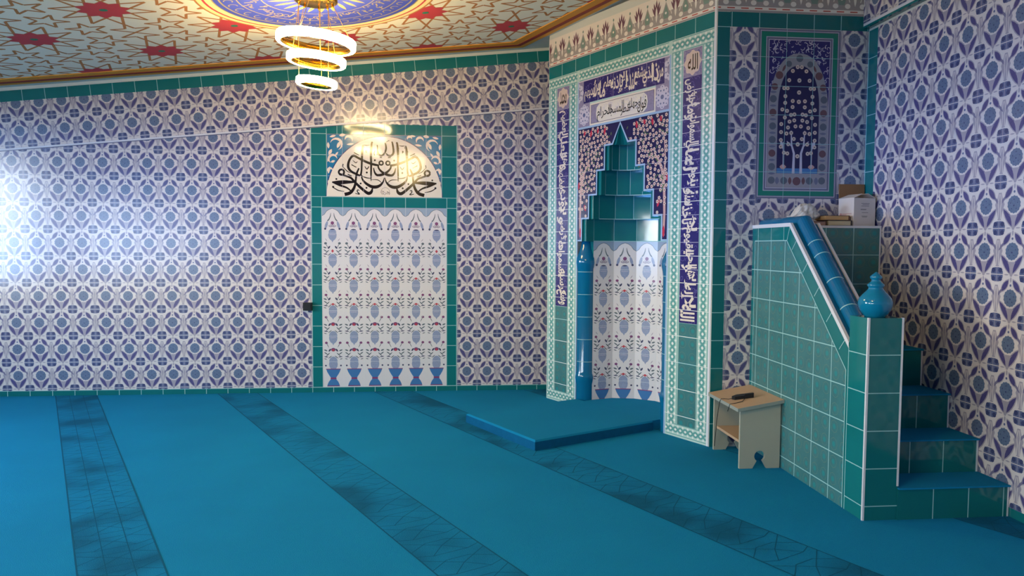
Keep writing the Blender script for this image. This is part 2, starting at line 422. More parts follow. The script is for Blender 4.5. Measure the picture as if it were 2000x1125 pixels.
def braid(D, u0, v0, u1, v1, vertical, layer=1):
    """knotted border strip: interlaced teal chain with pale eyes"""
    D.rect(u0, v0, u1, v1, 'braid_pale', layer)
    w = (u1-u0) if vertical else (v1-v0); L = (v1-v0) if vertical else (u1-u0)
    cx = (u0+u1)/2 if vertical else (v0+v1)/2; s0 = v0 if vertical else u0
    P = (lambda a, b: (cx+b, s0+a)) if vertical else (lambda a, b: (s0+a, cx+b))
    n = max(1, round(L/0.05)); step = L/n; amp = w*0.20
    for sg in (-1, 1):
        pts = [P(step*(k/4), sg*amp*cos(pi*k/4)) for k in range(4*n+1)]
        D.stroke(pts, 'braid_teal', layer+1, w*0.155)
        D.stroke([P(0, sg*w*0.46), P(L, sg*w*0.46)], 'braid_teal', layer+1, w*0.06)
    for k in range(n):
        q = P(step*(k+0.0), 0); D.circ(q[0], q[1], w*0.10, 'braid_white', layer+2, 8)
        for sg in (-1, 1):
            q = P(step*(k+0.5), sg*w*0.30); D.circ(q[0], q[1], w*0.085, 'braid_white', layer+2, 6)

# Arabic script: letters joined through their presentation forms, set right to left
AR = {}
for ch, code, nf in (('ا',0xFE8D,2),('ب',0xFE8F,4),('ة',0xFE93,2),('ت',0xFE95,4),('ث',0xFE99,4),('ج',0xFE9D,4),('ح',0xFEA1,4),('خ',0xFEA5,4),('د',0xFEA9,2),('ذ',0xFEAB,2),('ر',0xFEAD,2),('ز',0xFEAF,2),('س',0xFEB1,4),('ش',0xFEB5,4),('ص',0xFEB9,4),('ض',0xFEBD,4),('ط',0xFEC1,4),('ظ',0xFEC5,4),('ع',0xFEC9,4),('غ',0xFECD,4),('ف',0xFED1,4),('ق',0xFED5,4),('ك',0xFED9,4),('ل',0xFEDD,4),('م',0xFEE1,4),('ن',0xFEE5,4),('ه',0xFEE9,4),('و',0xFEED,2),('ى',0xFEEF,2),('ي',0xFEF1,4),('أ',0xFE83,2),('إ',0xFE87,2),('ؤ',0xFE85,2),('ئ',0xFE89,4),('ء',0xFE80,1)):
    AR[ch] = (code, nf)
def shape_ar(s):
    s = s.replace('لا', '\x01').replace('لإ', '\x02').replace('لأ', '\x03')
    lig = {'\x01': 0xFEFB, '\x02': 0xFEF9, '\x03': 0xFEF7}
    nf = lambda c: 2 if c in lig else (AR[c][1] if c in AR else 0)
    out = []
    for i, c in enumerate(s):
        if c not in AR and c not in lig: out.append(c); continue
        p = i > 0 and nf(s[i-1]) == 4 and nf(c) >= 2; q = i+1 < len(s) and nf(c) == 4 and nf(s[i+1]) >= 2
        base = lig[c] if c in lig else AR[c][0]
        out.append(chr(base + (3 if p and q else 1 if p else 2 if q else 0)))
    return ''.join(out[::-1])
def script(D, text, u0, v0, u1, v1, m, layer=3, turn=False, bold=0.012):
    """write text to fill the rectangle; turn = read upwards, letter tops to the right"""
    c = bpy.data.curves.new('script', 'FONT'); c.body = shape_ar(text); c.resolution_u = 2; c.offset = bold
    o = bpy.data.objects.new('script', c); COL.objects.link(o); bpy.context.view_layer.update()
    me = bpy.data.meshes.new_from_object(o.evaluated_get(bpy.context.evaluated_depsgraph_get()))
    co = [v.co.copy() for v in me.vertices]; fs = [tuple(p.vertices) for p in me.polygons]
    bpy.data.objects.remove(o); bpy.data.curves.remove(c); bpy.data.meshes.remove(me)
    x0, x1 = min(p.x for p in co), max(p.x for p in co); y0, y1 = min(p.y for p in co), max(p.y for p in co)
    def T(p):
        a, b = (p.x-x0)/(x1-x0), (p.y-y0)/(y1-y0)
        return (u0+(u1-u0)*b, v1-(v1-v0)*a) if turn else (u0+(u1-u0)*a, v0+(v1-v0)*b)
    for f in fs: D.add([T(co[k]) for k in f], m, layer)
def stacked(D, text, u0, v0, u1, v1, m, layer=3, turn=False, bold=0.03):
    """set words one after another along a band, raised and lowered so that they crowd it like a scribe's hand"""
    ws = text.split(); wt = [max(2.0, len(w)**0.85) for w in ws]; T = sum(wt); x = 0
    L, H = ((v1-v0), (u1-u0)) if turn else ((u1-u0), (v1-v0))
    if not turn: ws, wt = ws[::-1], wt[::-1]
    for i, (w, k) in enumerate(zip(ws, wt)):
        a, b = x/T, (x+k)/T; x += k; pad = 0.16*k/T; a, b = max(0, a-pad), min(1, b+pad)
        lo, hi = ((0.0, 0.92), (0.14, 1.0), (0.02, 0.80), (0.22, 0.98))[i % 4]
        if turn: script(D, w, u0+H*lo, v0+L*a, u0+H*hi, v0+L*b, m, layer, True, bold)
        else: script(D, w, u0+L*a, v0+H*lo, u0+L*b, v0+H*hi, m, layer, False, bold)
def scrolls(D, u0, v0, u1, v1, m, layer, n, seed, r=(0.008, 0.02), w=0.003):
    rd = random.Random(seed); old = D.clip; D.clip = R_(u0, v0, u1, v1)
    for _ in range(n):
        a = rd.uniform(0, 6.28); D.ring(rd.uniform(u0, u1), rd.uniform(v0, v1), rd.uniform(*r), w, m, layer, 7, a0=a, a1=a+rd.uniform(2.2, 4.2))
    D.clip = old

# ================================================================== large structure
XR, YB, YW2 = 6.87, -12.5, -2.2              # right wall, back wall, alcove wall
CZ = lambda x: 2.874 + 0.10332*x             # the ceiling slopes up to the right
SZ = lambda x: 2.305 + 0.0985*x              # seam between lower wall and the strip under the ceiling
TZ = lambda x: 2.844 + 0.10332*x             # top of the teal border
MA = -1.0945; MO = V((5.0246, -0.7669, 0)); DS = V((cos(MA), sin(MA), 0)); DD = V((-sin(MA), cos(MA), 0))   # mihrab face frame
def MW(s, d, z): return MO + DS*s + DD*d + V((0, 0, z))

# ---- floor
mb = MB(); mb.box((XL-0.2, YB-0.2, -0.12), (XR+0.2, 0.25, 0.0), 'carpet')
floor = Deco((0,0,0), (1,0,0), (0,1,0), (0,0,1))
ax, ay = sin(1.0945), cos(1.0945); bx_, by_ = cos(1.0945), -sin(1.0945)     # across / along the prayer rows
def FP(a, b): return (ax*a+bx_*b, ay*a+by_*b)
rd = random.Random(4)
room = [(XL, YB), (XR, YB), (XR, 0), (XL, 0)]
floor.clip = room
for k in range(-4, 8):
    a0 = 0.20+1.315*k; a1 = a0+0.33
    floor.add([FP(a0, -4), FP(a1, -4), FP(a1, 14), FP(a0, 14)], 'carpet_band', 1)
    for a in (a0, a1): floor.stroke([FP(a, -4), FP(a, 14)], 'carpet_line', 2, 0.007)
    for f in (0.33, 0.66) if k % 3 == 0 else (): floor.stroke([FP(a0+0.33*f, -4), FP(a0+0.33*f, 14)], 'carpet_line', 2, 0.004)
    b = -4.0
    while b < 13:                                       # woven star lattice within each row line
        c = a0+0.165
        for q in ((-0.165, 0.0, 0.0, 0.11), (0.165, 0.0, 0.0, 0.11), (0.0, 0.11, -0.09, 0.2), (0.0, 0.11, 0.09, 0.2), (-0.165, 0.12, -0.06, 0.05), (0.165, 0.12, 0.06, 0.05), (-0.09, 0.2, -0.165, 0.17), (0.09, 0.2, 0.165, 0.17), (-0.09, 0.2, 0.09, 0.2), (-0.06, 0.05, 0.06, 0.05)):
            floor.stroke([FP(c+q[0], b+q[1]), FP(c+q[2], b+q[3])], 'carpet_line', 2, 0.004)
        b += 0.22
floor.emit(mb)
structure(mb.build('floor'))

# ---- front wall
mb = MB()
mb.prism([(XL-0.2, 0.0, -0.1), (XR+0.2, 0.0, -0.1), (XR+0.2, 0.0, CZ(XR+0.2)+0.1), (XL-0.2, 0.0, CZ(XL-0.2)+0.1)], (0, 0.2, 0), 'paint_white')
D = Deco((0,0,0), (1,0,0), (0,0,1), (0,-1,0))
floral_field(D, [(XL, 0.05), (2.6, 0.05), (2.6, SZ(2.6)), (XL, SZ(XL))], 0.1, 0.1934)
floral_field(D, [(2.995, 2.6), (4.0, 2.6), (4.0, SZ(4.0))], 0.1, 0.1934)
floral_field(D, [(4.0, 0.05), (5.3, 0.05), (5.3, SZ(5.3)), (4.0, SZ(4.0))], 0.1, 0.1934)
D.clip = R_(XL, 0.0, 5.3, 0.05)
teal_field(D, R_(XL, 0.0, 5.3, 0.05), 0.2, 0, 0, 0, 'teal_deep')
D.clip = None
D.stroke([(XL, 0.05), (5.3, 0.05)], 'grout', 3, 0.006)
D.emit(mb)
# tilted strip above the seam
sl = math.atan(0.1); U = V((cos(sl), 0, sin(sl))); Vp = V((-sin(sl), 0, cos(sl)))
D2 = Deco((0, -0.002, SZ(0)), U, Vp, (0,-1,0))
floral_field(D2, [(XL, 0.0), (5.35, 0.0), (5.35, 0.452), (XL, 0.43)], -0.005, 0.163)
teal_field(D2, [(XL, 0.43), (5.35, 0.452), (5.35, 0.556), (XL, 0.528)], 0.2, 0, 0.06, 0, 'teal', layer=1)
D2.emit(mb)
mb.hexa([(XL, -0.012, SZ(XL)-0.006), (5.3, -0.012, SZ(5.3)-0.006), (5.3, 0, SZ(5.3)-0.006), (XL, 0, SZ(XL)-0.006), (XL, -0.012, SZ(XL)+0.012), (5.3, -0.012, SZ(5.3)+0.012), (5.3, 0, SZ(5.3)+0.012), (XL, 0, SZ(XL)+0.012)], 'trim_white')
mb.hexa([(XL, -0.0125, SZ(XL)-0.010), (5.3, -0.0125, SZ(5.3)-0.010), (5.3, 0, SZ(5.3)-0.010), (XL, 0, SZ(XL)-0.010), (XL, -0.0125, SZ(XL)-0.004), (5.3, -0.0125, SZ(5.3)-0.004), (5.3, 0, SZ(5.3)-0.004), (XL, 0, SZ(XL)-0.004)], 'panel_grey')
structure(mb.build('wall_front'))

# ---- alcove wall behind the pulpit
mb = MB(); mb.box((5.758, YW2, 0), (XR+0.1, YW2+0.14, 3.7), 'paint_white')
D = Deco((0, YW2, 0), (1,0,0), (0,0,1), (0,-1,0))
teal_field(D, R_(5.758, 0, 5.848, 3.07), 0, 0.2, 0, 0.168, 'teal_deep')
floral_field(D, R_(5.848, 0, 6.058, 2.97), 5.955, 0.145)
floral_field(D, R_(6.658, 0, XR, 2.97), 6.762, 0.155)
floral_field(D, R_(6.058, 0, 6.658, 1.782), 6.16, 0.16)
teal_field(D, R_(5.848, 2.97, XR, 3.072), 0.2, 0, 6.06, 0, 'teal_deep')
D.rect(5.758, 3.072, XR, 3.33, 'frieze_ground', 0)
def frieze(D, u0, u1, z0, layer=0):
    """palmette border: white ovals below, teardrops and tulips above, red dashes along the foot"""
    old = D.clip; D.clip = R_(u0, z0, u1, z0+0.25)
    D.rect(u0, z0, u1, z0+0.25, 'frieze_white', layer); D.rect(u0, z0+0.035, u1, z0+0.12, 'frieze_ground', layer+1)
    D.rect(u0, z0, u1, z0+0.012, 'frieze_ground', layer+1)
    x = u0-0.1; k = 0
    while x < u1+0.2:
        D.add([(x-0.045, z0+0.10), (x-0.02, z0+0.15), (x, z0+0.195), (x+0.02, z0+0.15), (x+0.045, z0+0.10), (x+0.035, z0+0.06), (x, z0+0.045), (x-0.035, z0+0.06)], 'frieze_ground', layer+2)
        D.add([(x-0.030, z0+0.10), (x, z0+0.175), (x+0.030, z0+0.10), (x+0.02, z0+0.07), (x-0.02, z0+0.07)], 'frieze_green', layer+3)
        D.circ(x, z0+0.11, 0.010, 'frieze_white', layer+4, 6); D.circ(x, z0+0.208, 0.009, 'frieze_green', layer+3, 6, 0.013)
        for sx in (-1, 1):
            D.circ(x+sx*0.045, z0+0.062, 0.021, 'frieze_white', layer+4, 10, 0.018)
            D.stroke([(x+sx*0.06, z0+0.09), (x+sx*0.05, z0+0.12), (x+sx*0.03, z0+0.155), (x+sx*0.008, z0+0.19)], 'frieze_white', layer+4, 0.006)
            D.leaf(x+0.1+sx*0.004, z0+0.10, x+0.1+sx*0.03, z0+0.215, 0.020, 'frieze_tulip', layer+3)
            D.leaf(x+0.1+sx*0.004, z0+0.10, x+0.1+sx*0.048, z0+0.185, 0.016, 'frieze_tulip', layer+3)
        D.leaf(x+0.1, z0+0.085, x+0.1, z0+0.235, 0.024, 'frieze_tulip', layer+3); D.leaf(x+0.1, z0+0.06, x+0.1, z0+0.18, 0.022, 'frieze_white', layer+4)
        for q in (0.0, 0.1): D.rect(x+q-0.035, z0+0.019, x+q+0.02, z0+0.027, 'frieze_red', layer+3)
        x += 0.2
    D.clip = old
frieze(D, 5.758, XR, 3.076, 1)
D.emit(mb); structure(mb.build('wall_alcove'))

# ---- right wall
mb = MB(); mb.box((XR, YB-0.2, -0.1), (XR+0.2, 0.2, 3.75), 'paint_white')
D = Deco((XR, 0, 0), (0,1,0), (0,0,1), (-1,0,0))
floral_field(D, R_(-7.5, 0.05, YW2-0.113, 2.97), -2.4, 0.168)
D.rect(YB, 0.0, -7.5, 3.5, 'plaster', 0)
teal_field(D, R_(YW2-0.113, 1.5, YW2, 2.97), 0, 0.2, 0, 0.175, 'teal')
D.stroke([(YW2-0.003, 1.5), (YW2-0.003, 2.97)], 'grout', 2, 0.012)
D.rect(-7.5, 0.0, YW2, 0.05, 'teal_deep', 0)
D.emit(mb)
# the beam that steps out above the seam
X2 = XR-0.045
mb.box((X2, YB, 3.0), (XR, YW2-0.002, 3.6), 'trim_white')
mb.box((X2-0.003, YB, 2.985), (XR, YW2-0.002, 3.0), 'teal_deep')
D = Deco((X2, 0, 0), (0,1,0), (0,0,1), (-1,0,0)); floral_field(D, R_(-7.5, 3.02, YW2-0.003, 3.6), -2.345, 3.16); D.emit(mb)
structure(mb.build('wall_right'))

# ---- left wall with its windows, two of them added, back wall
mb = MB(); ys = [YB]+[q for w in reversed(WINDOWS) for q in w[:2]]+[0.0]
for a, b in zip(ys[::2], ys[1::2]): mb.box((XL-0.2, a, 0), (XL, b, 2.9), 'plaster')
for a, b, WZ1 in WINDOWS:
    mb.box((XL-0.2, a, 0), (XL, b, WZ0), 'plaster'); mb.box((XL-0.2, a, WZ1), (XL, b, 2.9), 'plaster')
structure(mb.build('wall_left'))
for i, (a, b, WZ1) in enumerate(WINDOWS):
    mb = MB(); x0, x1 = XL-0.10, XL-0.04
    for q in ((a, a+0.06), (b-0.06, b), ((a+b)/2-0.035, (a+b)/2+0.035)): mb.box((x0, q[0], WZ0), (x1, q[1], WZ1), 'frame_white')
    for q in ((WZ0, WZ0+0.06), (WZ1-0.06, WZ1)): mb.box((x0, a+0.06, q[0]), (x1, b-0.06, q[1]), 'frame_white')
    fr = structure(mb.build('window_%d' % (i+1), origin=(XL-0.07, (a+b)/2, WZ0)))
    mb = MB(); mb.poly([(XL-0.07, a+0.06, WZ0+0.06), (XL-0.07, b-0.06, WZ0+0.06), (XL-0.07, b-0.06, WZ1-0.06), (XL-0.07, a+0.06, WZ1-0.06)], 'glass'); mb.build('window_pane', fr)
    mb = MB(); mb.box((XL-0.04, a-0.05, WZ0-0.03), (XL+0.12, b+0.05, WZ0), 'frame_white'); mb.build('window_sill', fr)
mb = MB(); mb.box((XL-0.2, YB-0.2, -0.1), (XR+0.2, YB, 3.7), 'plaster'); structure(mb.build('wall_back'))

# ---- ceiling: painted girih with red stars, banded edge, blue roundel
mb = MB()
x0, x1 = XL-0.2, XR+0.2
mb.hexa([(x0, YB-0.2, CZ(x0)), (x1, YB-0.2, CZ(x1)), (x1, 0.2, CZ(x1)), (x0, 0.2, CZ(x0)), (x0, YB-0.2, CZ(x0)+0.15), (x1, YB-0.2, CZ(x1)+0.15), (x1, 0.2, CZ(x1)+0.15), (x0, 0.2, CZ(x0)+0.15)], 'paint_white')
CU = V((1, 0, 0.10332)); CN = V((0.10332, 0, -1)).normalized()
D = Deco((0, 0, CZ(0)), CU, (0,1,0), CN)
ex, ey = 4.555, -0.235                                   # corner of the banded edge
E1 = (XL+0.15, -0.235)
dirm = V((DS.x, DS.y)); tE = (YW2-0.55-ey)/dirm.y
E3 = (ex+dirm.x*tE, ey+dirm.y*tE)                         # along the mihrab, then straight to the right
inner = [(XL+0.15, YB+0.2), (XR-0.4, YB+0.2), (XR-0.4, E3[1]), E3, (ex, ey), E1]
D.clip = None
def convex_parts(): return [[(XL+0.15, YB+0.2), (ex, YB+0.2), (ex, ey), E1], [(ex, YB+0.2), (E3[0], YB+0.2), E3, (ex, ey)], [(E3[0], YB+0.2), (XR-0.4, YB+0.2), (XR-0.4, E3[1]), E3]]
HUB = (2.99, -1.88)
lines = []; LX, LY = 1.455, 0.53
stars = []
for j in range(-1, 12):
    for i in range(-3, 6):
        sx_ = 2.265+LX*i+(LX/2 if j % 2 else 0); sy_ = -0.27-LY*j
        stars.append((sx_, sy_))
EL = math.hypot(LX/2, LY); RC = EL/2.618; RI = RC*cos(pi/10); TE = 2*RC*sin(pi/10)      # ten-fold rosettes, edge length of the pattern's polygons
def contact_lines(poly):
    """star lines that spring from each side's midpoint at 72 degrees and stop where they meet"""
    n = len(poly); c = V((sum(p[0] for p in poly)/n, sum(p[1] for p in poly)/n)); out = []
    mids = [(V(poly[i])+V(poly[(i+1) % n]))/2 for i in range(n)]
    def ray(i, sg):
        e = (V(poly[(i+1) % n])-V(poly[i])).normalized()*sg; nn = V((-e.y, e.x)); nn = nn if nn.dot(c-mids[i]) > 0 else -nn
        return e*cos(radians(72))+nn*sin(radians(72))
    for i in range(n):
        j = (i+1) % n; p, q = mids[i], mids[j]; d1, d2 = ray(i, 1), ray(j, -1)
        den = d1.x*d2.y-d1.y*d2.x
        if abs(den) < 1e-6: continue
        t = ((q.x-p.x)*d2.y-(q.y-p.y)*d2.x)/den; x = p+d1*t
        out += [(p.x, p.y, x.x, x.y), (q.x, q.y, x.x, x.y)]
    return out
pent = set()
for (cx, cy) in stars:
    mp = [(cx+RI*cos(radians(18+36*k)), cy+RI*sin(radians(18+36*k))) for k in range(10)]
    for k in range(10): q = mp[(k+4) % 10]; lines.append((*mp[k], *q))
    for ang in (18, 54, 126, 162, 198, 234, 306, 342):
        d = RI+TE*0.6882; px, py = cx+d*cos(radians(ang)), cy+d*sin(radians(ang)); key = (round(px, 2), round(py, 2))
        if any(abs(key[0]-o[0])+abs(key[1]-o[1]) < .05 for o in pent): continue
        pent.add(key); rr = TE/(2*sin(pi/5))
        lines += contact_lines([(px+rr*cos(radians(ang+36+72*i)), py+rr*sin(radians(ang+36+72*i))) for i in range(5)])
    h0 = cy-RI; hh = LY*2-2*RI; wx = TE/2+TE*cos(radians(72))
    lines += contact_lines([(cx-TE/2, h0), (cx-wx, h0-hh/2), (cx-TE/2, h0-hh), (cx+TE/2, h0-hh), (cx+wx, h0-hh/2), (cx+TE/2, h0)])
for part in convex_parts():
    D.clip = part; D.add(list(part), 'ceiling_white', 0)
    for l in lines: D.stroke([(l[0], l[1]), (l[2], l[3])], 'ceiling_line', 1, 0.020)
    for cx, cy in stars:
        D.add([(cx+(0.178 if k % 2 == 0 else 0.130)*cos(pi*k/10), cy+(0.178 if k % 2 == 0 else 0.130)*sin(pi*k/10)) for k in range(20)], 'ceiling_red', 2)
        D.circ(cx, cy, 0.028, 'ceiling_green', 3, 8)
D.clip = None
for r, m_, l in ((0.835, 'ceiling_line', 4), (0.82, 'dome_yellow', 5), (0.785, 'ceiling_red', 6), (0.768, 'dome_yellow', 7), (0.725, 'dome_gold', 8), (0.715, 'dome_blue', 9)): D.circ(HUB[0], HUB[1], r, m_, l, 72)
rd = random.Random(11)
for r in (0.56, 0.40): D.ring(HUB[0], HUB[1], r, 0.008, 'dome_gold', 10, 60)
D.ring(HUB[0], HUB[1], 0.675, 0.012, 'dome_gold', 10, 60)
for k in range(64):                                      # gilt lettering around the roundel
    a = 2*pi*k/64; r = 0.47+rd.uniform(-0.05, 0.05)
    D.stroke([(HUB[0]+r*cos(a), HUB[1]+r*sin(a)), (HUB[0]+(r+rd.uniform(.02,.07))*cos(a+rd.uniform(-.05,.1)), HUB[1]+(r+rd.uniform(.02,.07))*sin(a+rd.uniform(-.05,.1)))], 'dome_gold', 10, 0.011)
    b = rd.uniform(0, 6.28); D.ring(HUB[0]+r*cos(a), HUB[1]+r*sin(a), rd.uniform(.015, .03), 0.008, 'dome_gold', 10, 7, a0=b, a1=b+3.6)
for k in range(40):
    a = 2*pi*k/40; D.ring(HUB[0]+0.62*cos(a), HUB[1]+0.62*sin(a), 0.03, 0.008, 'dome_gold', 10, 7, a0=a*3, a1=a*3+3.9)
for k in range(24):
    a = 2*pi*k/24; D.leaf(HUB[0]+0.2*cos(a), HUB[1]+0.2*sin(a), HUB[0]+0.37*cos(a+.12), HUB[1]+0.37*sin(a+.12), 0.03, 'dome_gold', 10)
D.emit(mb); structure(mb.build('ceiling'))
mb = MB()                                               # the orange and red cornice band around it
D = Deco(V((0, 0, CZ(0)))+CN*0.004, CU, (0,1,0), CN)
def band_strip(pts, o0, o1, m, h0, h1):
    q = [V(p) for p in pts]; off = []
    for i in range(len(q)):
        a = (q[i]-q[i-1]).normalized() if i else (q[1]-q[0]).normalized(); b = (q[i+1]-q[i]).normalized() if i < len(q)-1 else a
        n = (V((-a.y, a.x))+V((-b.y, b.x))).normalized(); k = 1/max(0.5, n.dot(V((-a.y, a.x)))); off.append(n*k)
    P = lambda i, o, h: V((0, 0, CZ(0)))+CU*(q[i].x+off[i].x*o)+V((0, 1, 0))*(q[i].y+off[i].y*o)+CN*h
    for i in range(len(q)-1):
        A = [P(i, o0, 0), P(i+1, o0, 0), P(i+1, o1, 0), P(i, o1, 0)]; B = [P(i, o0, h0), P(i+1, o0, h0), P(i+1, o1, h1), P(i, o1, h1)]
        mb.hexa(B+A, m)
path = [E1, (ex, ey), E3, (XR-0.4, E3[1])]
band_strip(path, -0.075, 0.015, 'band_orange', 0.008, 0.008); band_strip(path, 0.015, 0.062, 'band_red', 0.012, 0.012); band_strip(path, 0.062, 0.125, 'band_orange', 0.010, 0.010)
structure(mb.build('trim_1'))

# ================================================================== blind arch panel on the front wall
root = empty('calligraphy_panel', (3.3, 0, 0.05), 'tiled blind arch in front wall with black calligraphy lunette over vase tiles', 'wall panel')
ZB = 0.05
def wall_part(name, fn, parent, label=None, y=-0.001):
    m = MB(); D = Deco((0, y, 0), (1,0,0), (0,0,1), (0,-1,0)); fn(D, m); D.emit(m); o = m.build(name, parent, origin=(3.3, y, ZB))
    if label: o['label'] = label
    return o
def p_frame(D, m):
    b = -0.001
    for u0_ in (2.6, 3.9):
        teal_field(D, R_(u0_, ZB, u0_+.1, ZB+1.75), 0, 0.2, 0, ZB, 'teal'); D.rect(u0_, ZB+1.75, u0_+.1, ZB+1.85, 'teal', 0)
    teal_field(D, R_(2.7, ZB+1.75, 3.9, ZB+1.85), 0.2, 0, 2.7, 0, 'teal')
    for r in (R_(2.6, ZB+1.85, 2.75, ZB+2.55), R_(3.85, ZB+1.85, 4.0, ZB+2.55)):
        q = [(a, min(z, SZ(a)-0.012)) for a, z in r]; teal_field(D, q, 0, 0.2, 0, ZB+1.85, 'teal')
    q = [(2.75, ZB+2.45), (3.85, ZB+2.45), (3.85, ZB+2.55), (3.08, ZB+2.55), (2.75, SZ(2.75)-0.012)]
    teal_field(D, [(2.75, ZB+2.45), (3.85, ZB+2.45), (3.85, ZB+2.55), (3.05, ZB+2.55), (2.75, SZ(2.75)-0.011)], 0.2, 0, 2.9, 0, 'teal')
    for l in ((2.6, ZB+1.75, 2.7, ZB+1.75), (3.9, ZB+1.75, 4.0, ZB+1.75), (2.6, ZB+1.85, 4.0, ZB+1.85), (2.7, ZB, 2.7, ZB+1.85), (3.9, ZB, 3.9, ZB+1.85), (2.75, ZB+1.85, 2.75, ZB+2.5), (3.85, ZB+1.85, 3.85, ZB+2.55)):
        D.line(*l, 0.005, 'grout', 2)
    D.line(2.603, ZB, 2.603, SZ(2.6)-0.01, 0.006, 'grout', 2); D.line(3.997, ZB, 3.997, ZB+2.55, 0.006, 'grout', 2); D.line(2.85, ZB+2.45, 2.85, ZB+2.53, 0.005, 'grout', 2)
wall_part('tile_frame', p_frame, root)
def p_vases(D, m):
    rows = ['foot', 'crimson', 'crimson', 'mauve', 'mauve', 'red', 'top']
    for j, k in enumerate(rows):
        for i in range(6): vase_tile(D, 2.7+0.2*i, ZB+0.25*j, k)
wall_part('vase_tile_field', p_vases, root)
LC, LR, LZ = 3.3, 0.53, ZB+1.85
def p_spandrel(D, m):
    D.rect(2.75, LZ, 3.85, ZB+2.45, 'spandrel_blue', 0); D.frame(2.75, LZ, 3.85, ZB+2.45, 0.006, 'panel_grey', 1)
    for sx in (-1, 1):
        X = lambda a: LC+sx*a
        for (a, z, r, a0, a1) in ((.46, .50, .055, .3, 4.3), (.34, .545, .035, 0, 3.6), (.49, .36, .040, -1, 3), (.515, .25, .022, -1, 3), (.24, .565, .022, 0, 3.4)):
            D.stroke([(X(a+r*cos(a0+(a1-a0)*k/10)), LZ+z+r*sin(a0+(a1-a0)*k/10), .002+.022*sin(pi*k/10)) for k in range(11)], 'script_cream', 2)
        for (a, z, a2, z2, w) in ((.52, .57, .46, .585, .022), (.43, .585, .37, .595, .03), (.50, .455, .53, .40, .03), (.42, .53, .45, .465, .03), (.535, .52, .53, .46, .025), (.51, .33, .47, .345, .022), (.52, .29, .535, .22, .02), (.36, .50, .29, .51, .02), (.47, .39, .44, .43, .018), (.535, .16, .53, .11, .016), (.30, .59, .24, .595, .02), (.525, .40, .54, .33, .016)):
            D.leaf(X(a), LZ+z, X(a2), LZ+z2, w, 'script_cream', 2)
wall_part('spandrel_tiles', p_spandrel, root, 'blue tiles with white scrolling leaves around the arch')
def p_lunette(D, m):
    pts = [(LC+LR*cos(pi*k/40)*1.04, LZ+0.004+0.578*sin(pi*k/40)) for k in range(41)]
    D.add([(LC+(LR+.008)*cos(pi*k/40)*1.04, LZ+0.002+0.587*sin(pi*k/40)) for k in range(41)], 'indigo', 2)
    D.add(pts, 'cream', 3)
    kx = 1.105/1645; ky = 0.597/925
    def st(p, w=None, mir=False, m_='ink', sc=1.0):
        q = []
        for e in p:
            x = e[0]-962; x = -x if mir else x
            q.append((LC+x*kx, LZ+(1028-e[1])*ky, (e[2] if len(e) > 2 else w)*kx*1.55*sc))
        # smooth the pen stroke
        if len(q) > 2:
            s = []
            for i in range(len(q)-1):
                p0, p1, p2, p3 = q[max(i-1,0)], q[i], q[i+1], q[min(i+2,len(q)-1)]
                for t in (0, .25, .5, .75): s.append(tuple(0.5*(2*p1[c]+(p2[c]-p0[c])*t+(2*p0[c]-5*p1[c]+4*p2[c]-p3[c])*t*t+(3*p1[c]-p0[c]-3*p2[c]+p3[c])*t**3) for c in range(3)))
            q = s+[q[-1]]
        D.stroke(q, m_, 4)
    both = [
     [(1128,225,6),(1140,212,14),(1150,300,22),(1155,420,20),(1152,560,18),(1155,700,14),(1155,790,5)],
     [(1170,300,4),(1150,270,8),(1140,215,6)],
     [(1250,300,4),(1262,258,12),(1276,330,22),(1281,420,20),(1286,560,16),(1290,640,16),(1302,712,18)],
     [(1300,350,4),(1278,320,10),(1264,262,6)],
     [(1040,555,14),(1060,552,20),(1150,532,22),(1250,492,22),(1340,445,20),(1400,415,22),(1445,455,20),(1472,520,22),(1475,590,24),(1440,645,22),(1370,685,20),(1308,712,18)],
     [(1050,540,16),(1048,590,16),(1005,645,20),(940,685,24),(862,700,22),(822,660,16),(805,590,8)],
     [(967,735,6),(985,800,14),(1030,852,24),(1090,876,30),(1160,866,28),(1240,812,22),(1282,752,14),(1285,700,10)],
     [(1135,890,10),(1150,948,26),(1190,972,30),(1242,942,26),(1320,872,24),(1390,802,22),(1440,745,20),(1530,712,18),(1598,692,22)],
     [(1390,806,16),(1500,808,32),(1600,814,36),(1705,812,12)],
     [(1705,812,10),(1600,855,20),(1500,892,16),(1440,940,12),(1415,965,10)],
     [(1325,600,14),(1358,680,18),(1370,760,18),(1382,850,22),(1412,922,26),(1460,972,30),(1530,992,32)],
     [(1150,748,5),(1230,738,10),(1300,705,6)], [(1005,812,4),(1060,770,8),(1160,768,3)],
     [(1322,408,8),(1395,370,9)], [(1362,588,8),(1432,548,9)], [(1425,720,9),(1485,692,9)], [(1445,672,4),(1500,640,8),(1545,590,5)],
     [(1535,948,5),(1620,932,9),(1690,890,8)], [(1320,930,6),(1345,922,9),(1350,950,9),(1320,985,9),(1380,975,6)],
     [(1185,570,8),(1212,612,9),(1242,572,6)], [(1170,255,4),(1215,262,8),(1250,255,4)], [(1215,370,6),(1228,345,10),(1215,335,8)],
     [(1345,500,4),(1370,520,8),(1410,485,4)], [(1548,540,8),(1555,570,10),(1550,590,6)]]
    for p in both: st(p); st(p, mir=True)
    for x, y, r in ((1645,765,11),(1690,882,13),(1302,826,11),(1220,890,12),(1100,478,12),(1215,662,12),(1720,800,0.1),(1222,350,10)):
        for s_ in (1, -1): D.circ(LC+s_*(x-962)*kx, LZ+(1028-y)*ky, r*kx*1.2, 'ink', 4, 8)
    for s_ in (1, -1):
        D.ring(LC+s_*(1010-962)*kx, LZ+(1028-518)*ky, 28*kx, 22*kx, 'ink', 4, 14); D.ring(LC+s_*(1572-962)*kx, LZ+(1028-662)*ky, 38*kx, 28*kx, 'ink', 4, 14)
